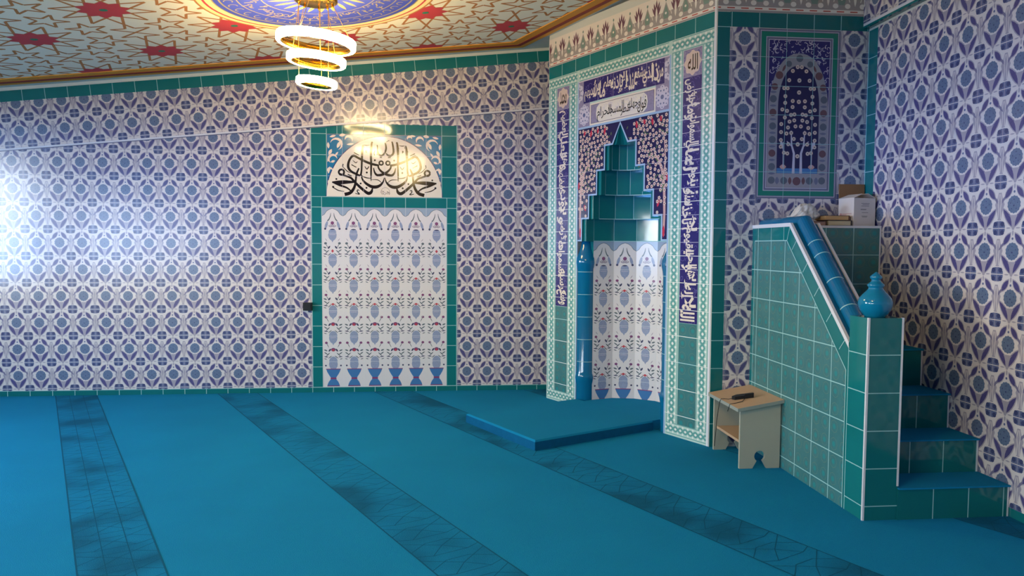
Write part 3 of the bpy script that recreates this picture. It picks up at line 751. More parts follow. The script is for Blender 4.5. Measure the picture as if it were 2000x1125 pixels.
    for p in ([(868,335,6),(882,388,16),(920,408,16),(962,372,16),(985,300,16),(972,212,12)], [(985,370,8),(1010,402,16),(1060,404,18),(1090,350,18),(1076,222,14),(1062,200,8)],
              [(858,250,10),(862,300,12),(858,400,8)], [(830,330,6),(815,370,8),(820,405,10)], [(985,205,4),(1030,180,7)], [(895,432,8),(925,434,8)], [(1010,434,8),(1050,434,8)]): st(p)
    D.ring(LC+10*kx, LZ+(1028-945)*ky, 60*kx, 4*kx, 'ink_soft', 4, 20, a0=-0.6, a1=4.0)
    for k in range(6): D.ring(LC+(-35+18*k)*kx, LZ+(1028-950-(k % 3)*10)*ky, 18*kx, 5*kx, 'ink_soft', 4, 9, a0=k, a1=k+4)
    for v in (0.2, 0.4): D.rect(2.76, LZ+v-0.001, 3.84, LZ+v+0.001, 'lilac_light', 5)
    for k in range(5): D.rect(2.9+0.2*k-.001, LZ, 2.9+0.2*k+.001, LZ+0.57, 'lilac_light', 5)
wall_part('calligraphy_lunette', p_lunette, root, 'cream half-round panel with mirrored black calligraphy')

m = MB(); m.box((2.522, -0.045, 0.803), (2.606, -0.002, 0.88), 'black'); m.box((2.532, -0.052, 0.812), (2.596, -0.045, 0.870), 'black')
o = m.build('wall_box', origin=(2.564, 0, 0.84), bevel=0.004); tag(o, 'small black plastic box on the tiles at the left edge of the arch panel', 'wall box')

# ================================================================== mihrab
mih = empty('mihrab', MW(0.6, 0, 0), 'tiled prayer niche with stepped teal hood, dark blue inscriptions and braided borders', 'prayer niche')
def face_part(name, fn, label=None, lift=0.0):
    m = MB(); D = Deco(MW(0, 0, 0)-DD*lift, DS, (0,0,1), -DD); fn(D, m); D.emit(m); o = m.build(name, mih, origin=MW(0.6, 0, 0))
    if label: o['label'] = label
    return o
S0, S1, C = -0.4, 1.6, 0.6
STEPS = [(1.48, 1.672, 0.486, 0.449), (1.672, 1.872, 0.390, 0.355), (1.872, 2.074, 0.286, 0.252), (2.074, 2.276, 0.186, 0.152)]
APEX, AW = 2.436, 0.090
def hw(z):
    if z < 1.48: return 0.55
    for a, b, h, _ in STEPS:
        if z < b: return h
    return max(0, AW*(APEX-z)/(APEX-2.276))
def f_body(D, m):
    def slab(s0, s1, z0, z1): m.hexa([MW(s0,0.0,z0), MW(s1,0.0,z0), MW(s1,0.1,z0), MW(s0,0.1,z0), MW(s0,0.0,z1), MW(s1,0.0,z1), MW(s1,0.1,z1), MW(s0,0.1,z1)], 'trim_white')
    slab(S0, 0.05, 0, 3.4); slab(1.15, S1, 0, 3.4); slab(0.05, 1.15, 2.47, 3.4)
    # return to the front wall on the left
    D2 = Deco(MW(S0, 0.0, 0), DD, (0,0,1), -DS)
    m.hexa([MW(S0-0.0, 0.1, 0), MW(S0+0.1, 0.1, 0), MW(S0+0.1, 0.92, 0), MW(S0, 0.92, 0), MW(S0, 0.1, 3.4), MW(S0+0.1, 0.1, 3.4), MW(S0+0.1, 0.92, 3.4), MW(S0, 0.92, 3.4)], 'trim_white')
    teal_field(D2, R_(0.01, 0, 0.92, 3.35), 0.2, 0.2, 0, 0.07, 'teal'); D2.emit(m)
    D.rect(S0, 3.332, S1, 3.4, 'paint_white', 0)
face_part('wall_body', f_body)
def f_frieze(D, m):
    frieze(D, S0, S1, 3.082); D.rect(S1-0.02, 0.0, S1, 3.39, 'trim_white', 6); D.rect(S0, 3.08, S0+0.008, 3.34, 'trim_white', 6)
face_part('frieze', f_frieze, 'tall border of palmettes and tulips above the teal band', 0.001)
def f_band(D, m): teal_field(D, R_(S0, 2.972, S1-0.02, 3.08), 0.2, 0, 0.0, 0, 'teal')
face_part('teal_band', f_band, None, 0.001)
def f_braid(D, m):
    zt0, zt1 = 2.872, 2.968
    D.rect(S0, 0, 0.05, 2.972, 'braid_pale', 0); D.rect(1.15, 0, S1, 2.972, 'braid_pale', 0); D.rect(0.05, 2.455, 1.15, 2.972, 'braid_pale', 0)
    for s in ((S0+0.015, S0+0.125), (-0.085, 0.025), (1.175, 1.285), (1.475, 1.578)): braid(D, s[0], 0.10, s[1], zt0, True)
    braid(D, S0+0.015, zt0, 0.025, zt1, False); braid(D, 0.06, zt0, 1.14, zt1, False); braid(D, 1.175, zt0, 1.578, zt1, False)
    braid(D, S0+0.015, 0.012, 0.025, 0.10, False); braid(D, 1.175, 0.012, 1.578, 0.10, False)
    z = 0.168
    while z < 2.87:
        D.rect(S0, z-0.002, 0.04, z+0.002, 'braid_white', 5); D.rect(1.16, z-0.002, S1-0.02, z+0.002, 'braid_white', 5); z += 0.2
    D.rect(0.036, 0, 0.05, 2.87, 'light_blue_edge', 4); D.rect(1.15, 0, 1.166, 2.87, 'light_blue_edge', 4)
face_part('braid_border', f_braid, None, 0.0015)
def lower(s0, s1, top):
    def f(D, m):
        pattern_tile_field(D, R_(s0, 0.10, s1, top), s0-0.01, 0.168)
    return f
face_part('lower_tile_panel', lower(S0+0.13, -0.09, 0.885), None, 0.003)
face_part('lower_tile_panel', lower(1.292, 1.472, 0.868), None, 0.003)
T1 = 'الله لا إله إلا هو الحي القيوم لا تأخذه سنة ولا نوم له ما في السموات وما في الأرض'
T2 = 'وسع كرسيه السموات والأرض ولا يؤده حفظهما وهو العلي العظيم'
def column(s0, s1, z0, z1, text, med, seed):
    def f(D, m):
        D.rect(s0, z0, s1, z1, 'indigo', 0)
        scrolls(D, s0, z0, s1, z1, 'indigo_soft', 1, 170, seed, (0.008, 0.022), 0.004)
        stacked(D, text, s0+0.012, z0+0.015, s1-0.012, z1-0.012, 'script_cream', 3, True)
        z = 1.068
        while z < z1: D.rect(s0, z-0.0015, s1, z+0.0015, 'lilac_light', 5); z += 0.2
        # roundel tile above
        D.rect(s0, z1, s1, 2.868, 'lilac_ground', 0); c = (s0+s1)/2; zc = (z1+2.868)/2
        scrolls(D, s0, z1, s1, 2.868, 'indigo_soft', 1, 60, seed+5, (0.006, 0.014), 0.003)
        w = (s1-s0)/2-0.006
        D.add([(c+w*(0.93+0.07*cos(8*a))*cos(a), zc+0.092*(0.93+0.07*cos(8*a))*sin(a)) for a in [2*pi*k/64 for k in range(64)]], 'blossom', 2)
        script(D, med, c-w*0.55, zc-0.055, c+w*0.6, zc+0.06, 'ink', 3, False, 0.01)
    return f
face_part('inscription_column', column(-0.268, -0.088, 0.888, 2.672, T2, 'محمد', 3), 'dark blue upright inscription under a white roundel', 0.003)
face_part('inscription_column', column(1.292, 1.472, 0.870, 2.668, T1, 'الله', 8), 'dark blue upright inscription under a white roundel', 0.003)
def f_ins1(D, m):
    s0, s1, z0, z1 = 0.118, 1.098, 2.672, 2.862
    D.rect(s0, z0, s1, z1, 'indigo', 0); scrolls(D, s0, z0, s1, z1, 'indigo_soft', 1, 120, 21, (0.008, 0.024), 0.004)
    stacked(D, 'من ذا الذي يشفع عنده إلا بإذنه يعلم ما بين أيديهم', s0+0.012, z0+0.012, s1-0.012, z1-0.012, 'script_cream', 3, False, 0.024)
    for k in range(1, 5): D.rect(s0+0.196*k-.001, z0, s0+0.196*k+.001, z1, 'lilac_light', 5)
face_part('inscription_panel', f_ins1, 'long dark blue panel with white script', 0.003)
def f_ins2(D, m):
    s0, s1, z0, z1 = 0.205, 1.006, 2.472, 2.658
    D.rect(s0, z0, s1, z1, 'cream', 0); D.rect(s0+0.015, z0+0.014, s1-0.015, z1-0.014, 'ink_soft', 1); D.rect(s0+0.018, z0+0.017, s1-0.018, z1-0.017, 'lilac_ground', 2)
    c = (s0+s1)/2; zc = (z0+z1)/2
    pts = [(s0+0.085, zc), (s0+0.095, z0+0.045), (s0+0.13, z0+0.018), (s1-0.13, z0+0.018), (s1-0.095, z0+0.045), (s1-0.085, zc), (s1-0.095, z1-0.045), (s1-0.13, z1-0.018), (s0+0.13, z1-0.018), (s0+0.095, z1-0.045)]
    D.add(pts, 'cream', 3); scrolls(D, s0+0.12, z0+0.05, s1-0.12, z1-0.022, 'lilac_light', 4, 70, 5, (0.01, 0.02), 0.003)
    stacked(D, 'فول وجهك شطر المسجد الحرام', s0+0.10, z0+0.022, s1-0.10, z1-0.035, 'ink', 5, False, 0.004)
face_part('inscription_panel', f_ins2, 'cream panel with dark script in a lilac border', 0.003)
def f_ros(D, m):
    for (s0, s1) in ((0.05, 0.205), (1.006, 1.15)):
        D.rect(s0, 2.472, s1, 2.672, 'lilac_ground', 0); c = (s0+s1)/2; zc = 2.572
        for k in range(8):
            a = pi*k/4; D.circ(c+0.052*cos(a), zc+0.066*sin(a), 0.026, 'lilac_light', 1, 10); D.circ(c+0.042*cos(a+pi/8), zc+0.052*sin(a+pi/8), 0.008, 'tile_rosette', 2, 6); D.circ(c+0.062*cos(a), zc+0.078*sin(a), 0.006, 'tile_rosette', 2, 6)
        D.circ(c, zc, 0.046, 'lilac_light', 1, 14); D.circ(c, zc, 0.018, 'tile_rosette', 2, 10)
    for s0, s1 in ((0.05, 0.118), (1.098, 1.15)):
        D.rect(s0, 2.672, s1, 2.862, 'lilac_ground', 0); q = s0 if s0 < C else s1
        D.clip = R_(s0, 2.672, s1, 2.862)
        for k in range(8):
            a = pi*k/4; D.circ(q+0.045*cos(a), 2.767+0.06*sin(a), 0.024, 'lilac_light', 1, 10); D.circ(q+0.04*cos(a+pi/8), 2.767+0.052*sin(a+pi/8), 0.007, 'tile_rosette', 2, 6)
        D.clip = None
    D.rect(0.04, 2.455, 1.16, 2.472, 'light_blue_edge', 0); D.rect(0.05, 2.862, 1.15, 2.872, 'lilac_light', 0)
face_part('rosette_tile', f_ros, None, 0.003)
def f_tree(D, m):
    # dark ground with the stepped opening left free
    zs = [(1.48, 1.672), (1.672, 1.872), (1.872, 2.074), (2.074, 2.276)]
    for (a, b), st_ in zip(zs, STEPS):
        h = st_[2]
        D.rect(0.05, a, C-h, b, 'night', 0); D.rect(C+h, a, 1.15, b, 'night', 0)
        for sg in (-1, 1):
            e = C+sg*h; D.rect(min(e, e+sg*0.014), a, max(e, e+sg*0.014), b+(0.014 if True else 0), 'light_blue_edge', 6)
        nxt = [q for q in STEPS if q[0] == b]; h2 = nxt[0][2] if nxt else AW
        for sg in (-1, 1): D.rect(min(C+sg*h, C+sg*h2), b, max(C+sg*h, C+sg*h2), b+0.014, 'light_blue_edge', 6)
    D.add([(0.05, 2.276), (C-AW, 2.276), (C, APEX), (C, 2.456), (0.05, 2.456)], 'night', 0); D.add([(C+AW, 2.276), (1.15, 2.276), (1.15, 2.456), (C, 2.456), (C, APEX)], 'night', 0)
    for sg in (-1, 1): D.add([(C+sg*AW, 2.276), (C+sg*(AW+0.017), 2.276), (C, APEX+0.022), (C, APEX)], 'light_blue_edge', 6)
    D.rect(0.05, 1.48, C-0.486, 1.492, 'light_blue_edge', 6); D.rect(C+0.486, 1.48, 1.15, 1.492, 'light_blue_edge', 6)
    rd = random.Random(2)
    for sg in (-1, 1):
        X = lambda a: C+sg*a
        D.stroke([(X(.512), 1.52, .022), (X(.518), 1.70, .024), (X(.512), 1.88, .026), (X(.495), 2.0, .028), (X(.46), 2.08, .022), (X(.40), 2.16, .012)], 'trunk_pink', 1)
        D.stroke([(X(.505), 1.97, .02), (X(.52), 2.1, .014), (X(.50), 2.3, .008)], 'trunk_pink', 1); D.stroke([(X(.50), 1.95, .014), (X(.44), 1.99, .009), (X(.37), 1.93, .005)], 'tree_green', 1)
        D.stroke([(X(.48), 2.05, .014), (X(.40), 2.13, .01), (X(.30), 2.2, .006), (X(.2), 2.34, .004)], 'tree_green', 1)
        D.leaf(X(.512), 1.505, X(.512), 1.60, .026, 'tulip_red', 2); D.leaf(X(.545), 1.93, X(.535), 2.0, .03, 'tulip_red', 3)
        D.leaf(X(.44), 1.74, X(.46), 1.80, .026, 'tulip_red', 2); D.circ(X(.44), 1.70, .014, 'blossom', 2, 9)
        for k in range(90):                                  # leaf sprigs behind the blossom
            a, z = rd.uniform(.02, .53), rd.uniform(1.84, 2.45)
            if a < hw(z)+0.045 or (a < .19 and z > 2.36 and rd.random() < .6): continue
            g = rd.uniform(0, 6.28); D.leaf(X(a), z, X(a)+.03*cos(g), z+.03*sin(g), .012, 'tree_green', 1)
        P = []
        for k in range(2600):
            a, z = rd.uniform(.05, .535), rd.uniform(1.76, 2.44)
            if a < hw(z-0.02)+0.036 or a < hw(z)+0.036: continue
            if z < 1.90 and rd.random() < .75: continue
            if a < 0.16 and z > 2.3: continue
            if any((a-b)**2+(z-y)**2 < .0295**2 for b, y in P): continue
            P.append((a, z))
        for a, z in P:
            n = 5; D.add([(X(a)+(.0165 if k % 2 == 0 else .0125)*cos(pi*k/n), z+(.0165 if k % 2 == 0 else .0125)*sin(pi*k/n)) for k in range(2*n)], 'blossom', 3); D.circ(X(a), z, .0055, 'blossom_eye', 4, 6)
        for k in range(4): a = .2+.09*k; D.leaf(X(a), 2.37+.02*(k % 2), X(a-.01), 2.435, .026, 'tulip_red', 4)
    for z in (1.68, 1.88, 2.08, 2.28):
        h = max(hw(z-0.001), hw(z+0.001))+0.02; D.rect(0.05, z-.001, C-h, z+.001, 'lilac_light', 5); D.rect(C+h, z-.001, 1.15, z+.001, 'lilac_light', 5)
face_part('blossom_tree_panel', f_tree, 'dark panel of blossoming trees around the stepped hood', 0.0)

# niche hollow
NF, RN, DN = 7, 0.449, 0.1
def ring_pts(w, dn, half=None, lip=0.02):
    p = []
    if half: p += [(C-half, 0), (C-half, lip), (C-w, lip)]
    p += [(C-w*cos(pi*k/NF), dn+w*sin(pi*k/NF)) for k in range(NF+1)]
    if half: p += [(C+w, lip), (C+half, lip), (C+half, 0)]
    return p
m = MB(); arc = ring_pts(RN, DN)
for k in range(NF):
    a, b = arc[k], arc[k+1]; A, B = MW(a[0], a[1], 0), MW(b[0], b[1], 0); U = (B-A).normalized(); N = U.cross(V((0,0,1))).normalized()
    if N.dot(MW(C, DN, 0)-A) < 0: N = -N
    D = Deco(A, U, (0,0,1), N); L = (B-A).length
    for j, kind in enumerate(['foot', 'mauve', 'mauve', 'mauve', 'mauve', 'top']):
        D.clip = R_(0, 0.0, L, 1.48); vase_tile(D, 0, -0.02+0.25*j, kind)
    D.clip = None; D.emit(m)
    m.hexa([A-N*.004, B-N*.004, B-N*.04, A-N*.04]+[q+V((0,0,1.48)) for q in (A-N*.004, B-N*.004, B-N*.04, A-N*.04)], 'panel_white')
o = m.build('niche_tile_wall', mih, origin=MW(C, DN, 0)); o['label'] = 'curved niche wall of white vase tiles'
for sg in (-1, 1):                                          # blue quarter-round jamb columns
    m = MB(); prof = [(.100, 0.0), (.100, .20), (.106, .235), (.112, .27), (.104, .30), (.098, .32), (.098, 1.22), (.104, 1.25), (.112, 1.29), (.108, 1.33), (.09, 1.37), (.068, 1.42), (.055, 1.48)]
    base = len(m.v); n = 10
    for r, z in prof:
        for i in range(n+1):
            a = pi/2*i/n; q = MW(C+sg*(.55-r*sin(a)), .1-r*cos(a)+.002, z); m.v.append(tuple(q))
    gi = m.mi('glaze_blue')
    for j in range(len(prof)-1):
        for i in range(n):
            f = (base+j*(n+1)+i, base+j*(n+1)+i+1, base+(j+1)*(n+1)+i+1, base+(j+1)*(n+1)+i); m.f.append(f if sg < 0 else f[::-1]); m.m.append(gi); m.sm.append(True)
    for z in (.41, .61, .81, 1.01, 1.21):                   # joints
        ring = [(MW(C+sg*(.55-.0986*sin(pi/2*i/n)), .1-.0986*cos(pi/2*i/n)+.002, z-.002), MW(C+sg*(.55-.0986*sin(pi/2*i/n)), .1-.0986*cos(pi/2*i/n)+.002, z+.002)) for i in range(n+1)]
        for i in range(n): m.poly([ring[i][0], ring[i+1][0], ring[i+1][1], ring[i][1]], 'grout')
    m.hexa([MW(C+sg*.55, .004, 0), MW(C+sg*.58, .004, 0), MW(C+sg*.58, .14, 0), MW(C+sg*.55, .14, 0), MW(C+sg*.55, .004, 1.48), MW(C+sg*.58, .004, 1.48), MW(C+sg*.58, .14, 1.48), MW(C+sg*.55, .14, 1.48)], 'teal_deep')
    m.hexa([MW(C+sg*.55, .1, 0), MW(C+sg*.45, .1, 0), MW(C+sg*.45, .14, 0), MW(C+sg*.55, .14, 0), MW(C+sg*.55, .1, 1.48), MW(C+sg*.45, .1, 1.48), MW(C+sg*.45, .14, 1.48), MW(C+sg*.55, .14, 1.48)], 'teal_deep')
    m.build('jamb_column', mih, origin=MW(C+sg*.55, 0.1, 0))
prev = None
for li, (z0, z1, half, w) in enumerate(STEPS+[(2.276, APEX, AW, 0.066)]):
    m = MB(); dn = (.1, .08, .06, .045, .03)[li]
    pts = ring_pts(w, dn, half, 0.015); top = pts
    if li == 4: top = [(C+(p[0]-C)*0.001, p[1]*0.02) for p in pts]
    A = [MW(p[0], p[1], z0) for p in pts]; B = [MW(p[0], p[1], z1) for p in top]
    for i in range(len(pts)-1):
        m.poly([A[i+1], A[i], B[i], B[i+1]], 'teal')
        if li < 4 and 3 <= i < 3+NF:
            U = A[i+1]-A[i]; L = U.length; U.normalize(); N = U.cross(V((0,0,1)))
            if N.dot(MW(C, 0, z0)-A[i]) < 0: N = -N
            D = Deco(A[i], U, (0,0,1), N); D.rect(0, 0, L, .006, 'grout', 1); D.rect(0, 0, .0022, z1-z0, 'grout', 1); D.rect(L-.0022, 0, L, z1-z0, 'grout', 1); D.emit(m)
    if prev: # soffit between this step and the one below
        Q = [MW(p[0], p[1], z0) for p in prev]
        for i in range(len(pts)-1): m.poly([Q[i], Q[i+1], A[i+1], A[i]], 'teal_deep')
    else:
        m.poly([MW(C-half, 0, z0), MW(C-half, .03, z0), MW(C-RN, .1, z0), MW(C-RN, .0, z0)], 'teal'); m.poly([MW(C+half, 0, z0), MW(C+half, .03, z0), MW(C+RN, .1, z0), MW(C+RN, .0, z0)], 'teal')
    prev = pts
    m.build('hood_step', mih, origin=MW(C, 0, z0))

# carpet on the niche floor, level with the step in front of it
m = MB(); ring = [(0.168, -0.004), (1.032, -0.004), (1.032, 0.09)]+[(C+(RN-.006)*cos(pi*k/NF), DN+(RN-.006)*sin(pi*k/NF)) for k in range(1, NF)]+[(0.168, 0.09)]
m.prism([MW(s_, d_, 0.0) for s_, d_ in ring], (0, 0, 0.0735), 'carpet'); m.build('niche_carpet', mih, origin=MW(C, .1, 0))['label'] = 'blue carpet on the niche floor'
# carpeted step in front of the niche
m = MB()
ring = [(0.055, -1.13), (1.04, -1.13), (1.04, -0.006), (0.055, -0.006)]
lo = [MW(s, d, 0.0) for s, d in ring]; mid = [MW(s, d, 0.062) for s, d in ring]
ins = [(0.067, -1.118), (1.028, -1.118), (1.028, -0.006), (0.067, -0.006)]; hi = [MW(s, d, 0.074) for s, d in ins]
n = len(ring)
for i in range(n):
    j = (i+1) % n; m.poly([lo[i], lo[j], mid[j], mid[i]], 'carpet_side_shade'); m.poly([mid[i], mid[j], hi[j], hi[i]], 'carpet')
m.poly(hi, 'carpet'); m.poly(lo[::-1], 'carpet_side_shade')
o = m.build('carpet_platform', origin=MW(C, -.5, 0)); tag(o, 'low blue carpeted prayer platform on the floor in front of the niche', 'platform')

# ================================================================== tree tile picture in the alcove
root = empty('tile_picture', (6.358, YW2, 1.782), 'framed tile picture of blossoming trees under a pointed arch, in the alcove', 'tile picture')
PX0, PX1, PZ0, PZ1 = 6.058, 6.658, 1.782, 2.966
def pic(name, fn, label=None, lift=0.001):
    m = MB(); D = Deco((0, YW2-lift, 0), (1,0,0), (0,0,1), (0,-1,0)); fn(D, m); D.emit(m); o = m.build(name, root, origin=(6.358, YW2, PZ0))
    if label: o['label'] = label
def q_border(D, m):
    D.rect(PX0, PZ0, PX1, PZ1, 'panel_grey', 0)
    D.frame(PX0+.012, PZ0+.012, PX1-.012, PZ1-.012, .004, 'lilac_light', 1)
    D.frame(PX0+.020, PZ0+.020, PX1-.020, PZ1-.020, .034, 'panel_green', 1); D.frame(PX0+.054, PZ0+.054, PX1-.054, PZ1-.054, .005, 'lilac_light', 1)
    D.frame(PX0+.072, PZ0+.072, PX1-.072, PZ1-.072, .005, 'lilac_light', 1)
pic('green_border', q_border)
pc = (PX0+PX1)/2
def arch(w, zt, n=14, z0=None):
    """pointed arch outline: half width w, springing 0.30 below its tip"""
    zs = zt-0.30*w/0.155; pts = [(pc-w, z0), (pc+w, z0)]
    for k in range(n+1):
        t = k/n; pts.append((pc+w*(1-t**1.9)*(1) if t < 1 else pc, zs+(zt-zs)*sin(t*pi/2)**0.95))
    L = [(2*pc-x, z) for x, z in pts[2:-1]][::-1]
    return pts+L
def q_field(D, m):
    a0, a1, b0, b1 = PX0+.078, PX1-.078, PZ0+.078, PZ1-.078
    D.rect(a0, b0, a1, b1, 'indigo', 0); scrolls(D, a0, 2.55, a1, b1, 'lilac_light', 1, 170, 31, (.006, .016), .004)
    D.add(arch(.222, 2.80, z0=b0), 'arch_ground', 2)
    def spot(x, z, r, k): D.circ(x, z, r, ('disc_grey', 'disc_grey', 'disc_rust')[k % 3], 3, 12)
    for sg in (-1, 1):
        z = b0+.05; k = 0
        while z < 2.52:
            spot(pc+sg*.187, z, .026, k); D.leaf(pc+sg*.187-.026, z+.0475, pc+sg*.187+.026, z+.0475, .016, 'panel_grey', 3); z += .095; k += 1
        for x, z, r in ((.178, 2.565, .024), (.146, 2.645, .028), (.078, 2.725, .022)): spot(pc+sg*x, z, r, int(x*100))
        D.leaf(pc+sg*.125, 2.67, pc+sg*.10, 2.72, .018, 'disc_rust', 3)
        for x in (.095,): spot(pc+sg*x, b0+.048, .026, 1)
        D.leaf(pc+sg*.145, b0+.02, pc+sg*.145, b0+.075, .03, 'panel_grey', 3); D.leaf(pc+sg*.05, b0+.02, pc+sg*.05, b0+.075, .026, 'disc_rust', 3)
    spot(pc, b0+.045, .03, 2); spot(pc, 2.765, .026, 0)
pic('arch_border', q_field, None, 0.0045)
def q_tree(D, m):
    z0 = PZ0+.178; D.add(arch(.152, 2.715, z0=z0), 'night', 0)
    D.rect(pc-.15, z0, pc+.15, z0+.035, 'goblet_blue', 1)
    for sg in (-1, 1):
        D.stroke([(pc+sg*.028, z0, .02), (pc+sg*.026, z0+.14, .016), (pc+sg*.045, z0+.20, .012), (pc+sg*.05, z0+.30, .006)], 'lilac_light', 2); D.stroke([(pc+sg*.035, z0+.18), (pc+sg*.08, z0+.225)], 'lilac_light', 2, .006)
        D.stroke([(pc+sg*.105, z0+.04), (pc+sg*.107, z0+.22)], 'lilac_light', 2, .005); D.leaf(pc+sg*.105-.025, z0+.045, pc+sg*.105+.025, z0+.045, .035, 'trunk_pink', 2)
        D.leaf(pc+sg*.11, z0+.17, pc+sg*.125, z0+.23, .022, 'lilac_light', 2)
        for x, z in ((.015,.80),(.05,.77),(.075,.70),(.11,.64),(.085,.64),(.1,.58),(.1,.53),(.12,.48),(.085,.47),(.1,.42),(.125,.37),(.125,.31),(.125,.25),(.045,.545),(.045,.50),(.03,.445),(.055,.44),(.02,.355),(.075,.345),(.05,.305),(.085,.30),(.03,.26),(.125,.20),(.07,.22),(.1,.155),(.03,.40),(.065,.39),(.075,.10+.05)):
            zz = z0+z*0.93; 
            D.circ(pc+sg*x, zz, .0145, 'blossom', 3, 9); D.circ(pc+sg*x, zz, .005, 'disc_rust', 4, 5)
    for z in (.70, .61, .54, .22, .13): D.circ(pc, z0+z*.93, .0155, 'blossom', 3, 9); D.circ(pc, z0+z*.93, .005, 'disc_rust', 4, 5)
    for j in range(1, 6): D.rect(PX0, PZ0+.2*j-.014-.0015, PX1, PZ0+.2*j-.014+.0015, 'grout', 6)
    for x in (PX0+.2, PX0+.4): D.rect(x-.0015, PZ0, x+.0015, PZ1, 'grout', 6)
pic('tree_tiles', q_tree, None, 0.0075)

# ================================================================== minbar
mn = empty('minbar', (6.14, -3.0, 0), 'turquoise tiled pulpit with sloping balustrade, steps and back block in the corner', 'pulpit')
BX0, BX1 = 6.045, 6.235
NY0, NY1 = -3.65, -3.478                     # newel
m = MB()
prof = [(-2.203, 0), (NY1, 0), (NY1, 0.905), (-2.765, 1.578), (-2.203, 1.578)]
m.prism([(BX0+.002, y, z) for y, z in prof], (BX1-BX0-.002, 0, 0), 'teal_deep')
D = Deco((BX0+.002, 0, 0), (0,1,0), (0,0,1), (-1,0,0))
teal_field(D, [(-2.203, 0), (-2.203, 1.575), (-2.765, 1.575), (NY1, 0.90), (NY1, 0)], 0, 0, 0, 0, 'teal', layer=0)
inner = [(-2.248, 0), (-2.248, 1.478), (-2.723, 1.478), (-3.452, 0.765), (-3.452, 0)]
pattern_tile_field(D, inner, -2.3, 0.078, 1)
for a, b in zip(inner, inner[1:]): D.line(*a, *b, .006, 'grout', 4)
D.line(-3.452, 0, -3.452, .765, .006, 'grout', 4); D.line(-3.474, 0, -3.474, .90, .005, 'grout', 4)
for y in (-2.3, -2.5, -2.68): D.line(y, 1.478, y, 1.572, .005, 'grout', 4)
D.line(-2.725, 1.478, -2.765, 1.575, .005, 'grout', 4)
sd = V((-.7288, -.6847)); nd = V((.6847, -.7288))            # down the slope, into the panel
for k in range(5):
    p = V((-2.765, 1.575))+V((NY1+2.765, .905-1.578)).normalized()*(.13+.2*k); e = V((NY1+2.765, .905-1.578)).normalized(); nn = V((-e.y, e.x)); nn = nn if nn.y < 0 else -nn
    D.line(p.x, p.y, p.x+nn.x*.092, p.y+nn.y*.092, .005, 'grout', 4)
for j in range(0, 8):
    z = .078+.2*j
    if z < 1.478: D.line(-2.203, z, -2.248, z, .005, 'grout', 4)
D.emit(m); m.build('balustrade_panel', mn, origin=(6.14, -2.8, 0))
# coping: two white edge strips and a blue half-round rail between them
cp = [V((-2.203, 1.578)), V((-2.765, 1.578)), V((NY1+.001, .905))]
def cop_norm(i):
    a = (cp[1]-cp[0]).normalized(); b = (cp[2]-cp[1]).normalized()
    na, nb = V((a.y, -a.x)), V((b.y, -b.x))
    na = na if na.y > 0 else -na; nb = nb if nb.y > 0 else -nb
    if i == 0: return na
    if i == 2: return V((0, 1))/max(.3, nb.y)
    q = (na+nb).normalized(); return q/q.dot(na)
def sweep(mb, sect, mname, smooth=False, i0=0, i1=2):
    for i in range(i0, i1):
        for (xa, ha), (xb, hb) in zip(sect, sect[1:]):
            P = lambda k, x, h: (x, cp[k].x+cop_norm(k).x*h, cp[k].y+cop_norm(k).y*h)
            mb.poly([P(i, xa, ha), P(i, xb, hb), P(i+1, xb, hb), P(i+1, xa, ha)], mname, smooth)
m = MB()
sweep(m, [(BX0+.012, 0.004), (BX1-.012, 0.004)], 'glaze_blue')
xc = (BX0+BX1)/2; sect = [(xc-.052*cos(pi*k/12), .006+.052*sin(pi*k/12)) for k in range(13)]
sweep(m, sect, 'glaze_blue', True)
e = (cp[2]-cp[1]).normalized(); nb = V((e.y, -e.x)); nb = nb if nb.y > 0 else -nb
for t in (.20, .31, .52, .73, .93):                           # pale joints across the rail
    p = cp[1]+e*t
    for (xa, ha), (xb, hb) in zip(sect, sect[1:]):
        F = lambda x, h, dt: (xc+(x-xc)*1.015, p.x+e.x*dt+nb.x*(h+.0008), p.y+e.y*dt+nb.y*(h+.0008))
        m.poly([F(xa, ha, -.003), F(xb, hb, -.003), F(xb, hb, .003), F(xa, ha, .003)], 'grout', True)
for y in (-2.34, -2.54): m.box((BX0+.012, y-.002, 1.5835), (xc-.05, y+.002, 1.5845), 'grout')
m.poly([(x, cp[0].x, cp[0].y+h) for x, h in sect], 'glaze_blue')
rail = m.build('handrail', mn, origin=(xc, -2.8, 1.3)); rail['label'] = 'blue glazed half-round rail'
for xa, xb in ((BX0-.003, BX0+.014), (BX1-.014, BX1+.003)):
    m = MB(); sweep(m, [(xa, -.012), (xa, .012), (xb, .012), (xb, -.012)], 'trim_white'); m.build('edge_trim', mn, origin=(xa, -2.8, 1.3))
m = MB(); m.box((BX0, NY0, 0), (BX1, NY1, 1.068), 'teal_deep')
D = Deco((0, NY0, 0), (1,0,0), (0,0,1), (0,-1,0)); teal_field(D, R_(BX0, 0, BX1, 1.068), 0, .2, 0, .075, 'teal_deep'); D.emit(m)
D = Deco((BX0, 0, 0), (0,1,0), (0,0,1), (-1,0,0)); teal_field(D, R_(NY0, 0, NY1, 1.068), 0, .2, 0, .075, 'teal'); D.emit(m)
nw = m.build('newel_post', mn, origin=(xc, -3.56, 0))
for x, y, z0 in ((BX0-.002, NY0-.002, 0), (BX1-.006, NY0-.002, .18)):
    m = MB(); m.box((x, y, z0), (x+.011, y+.011, 1.07), 'trim_white'); m.build('corner_trim', nw, origin=(x, y, z0))
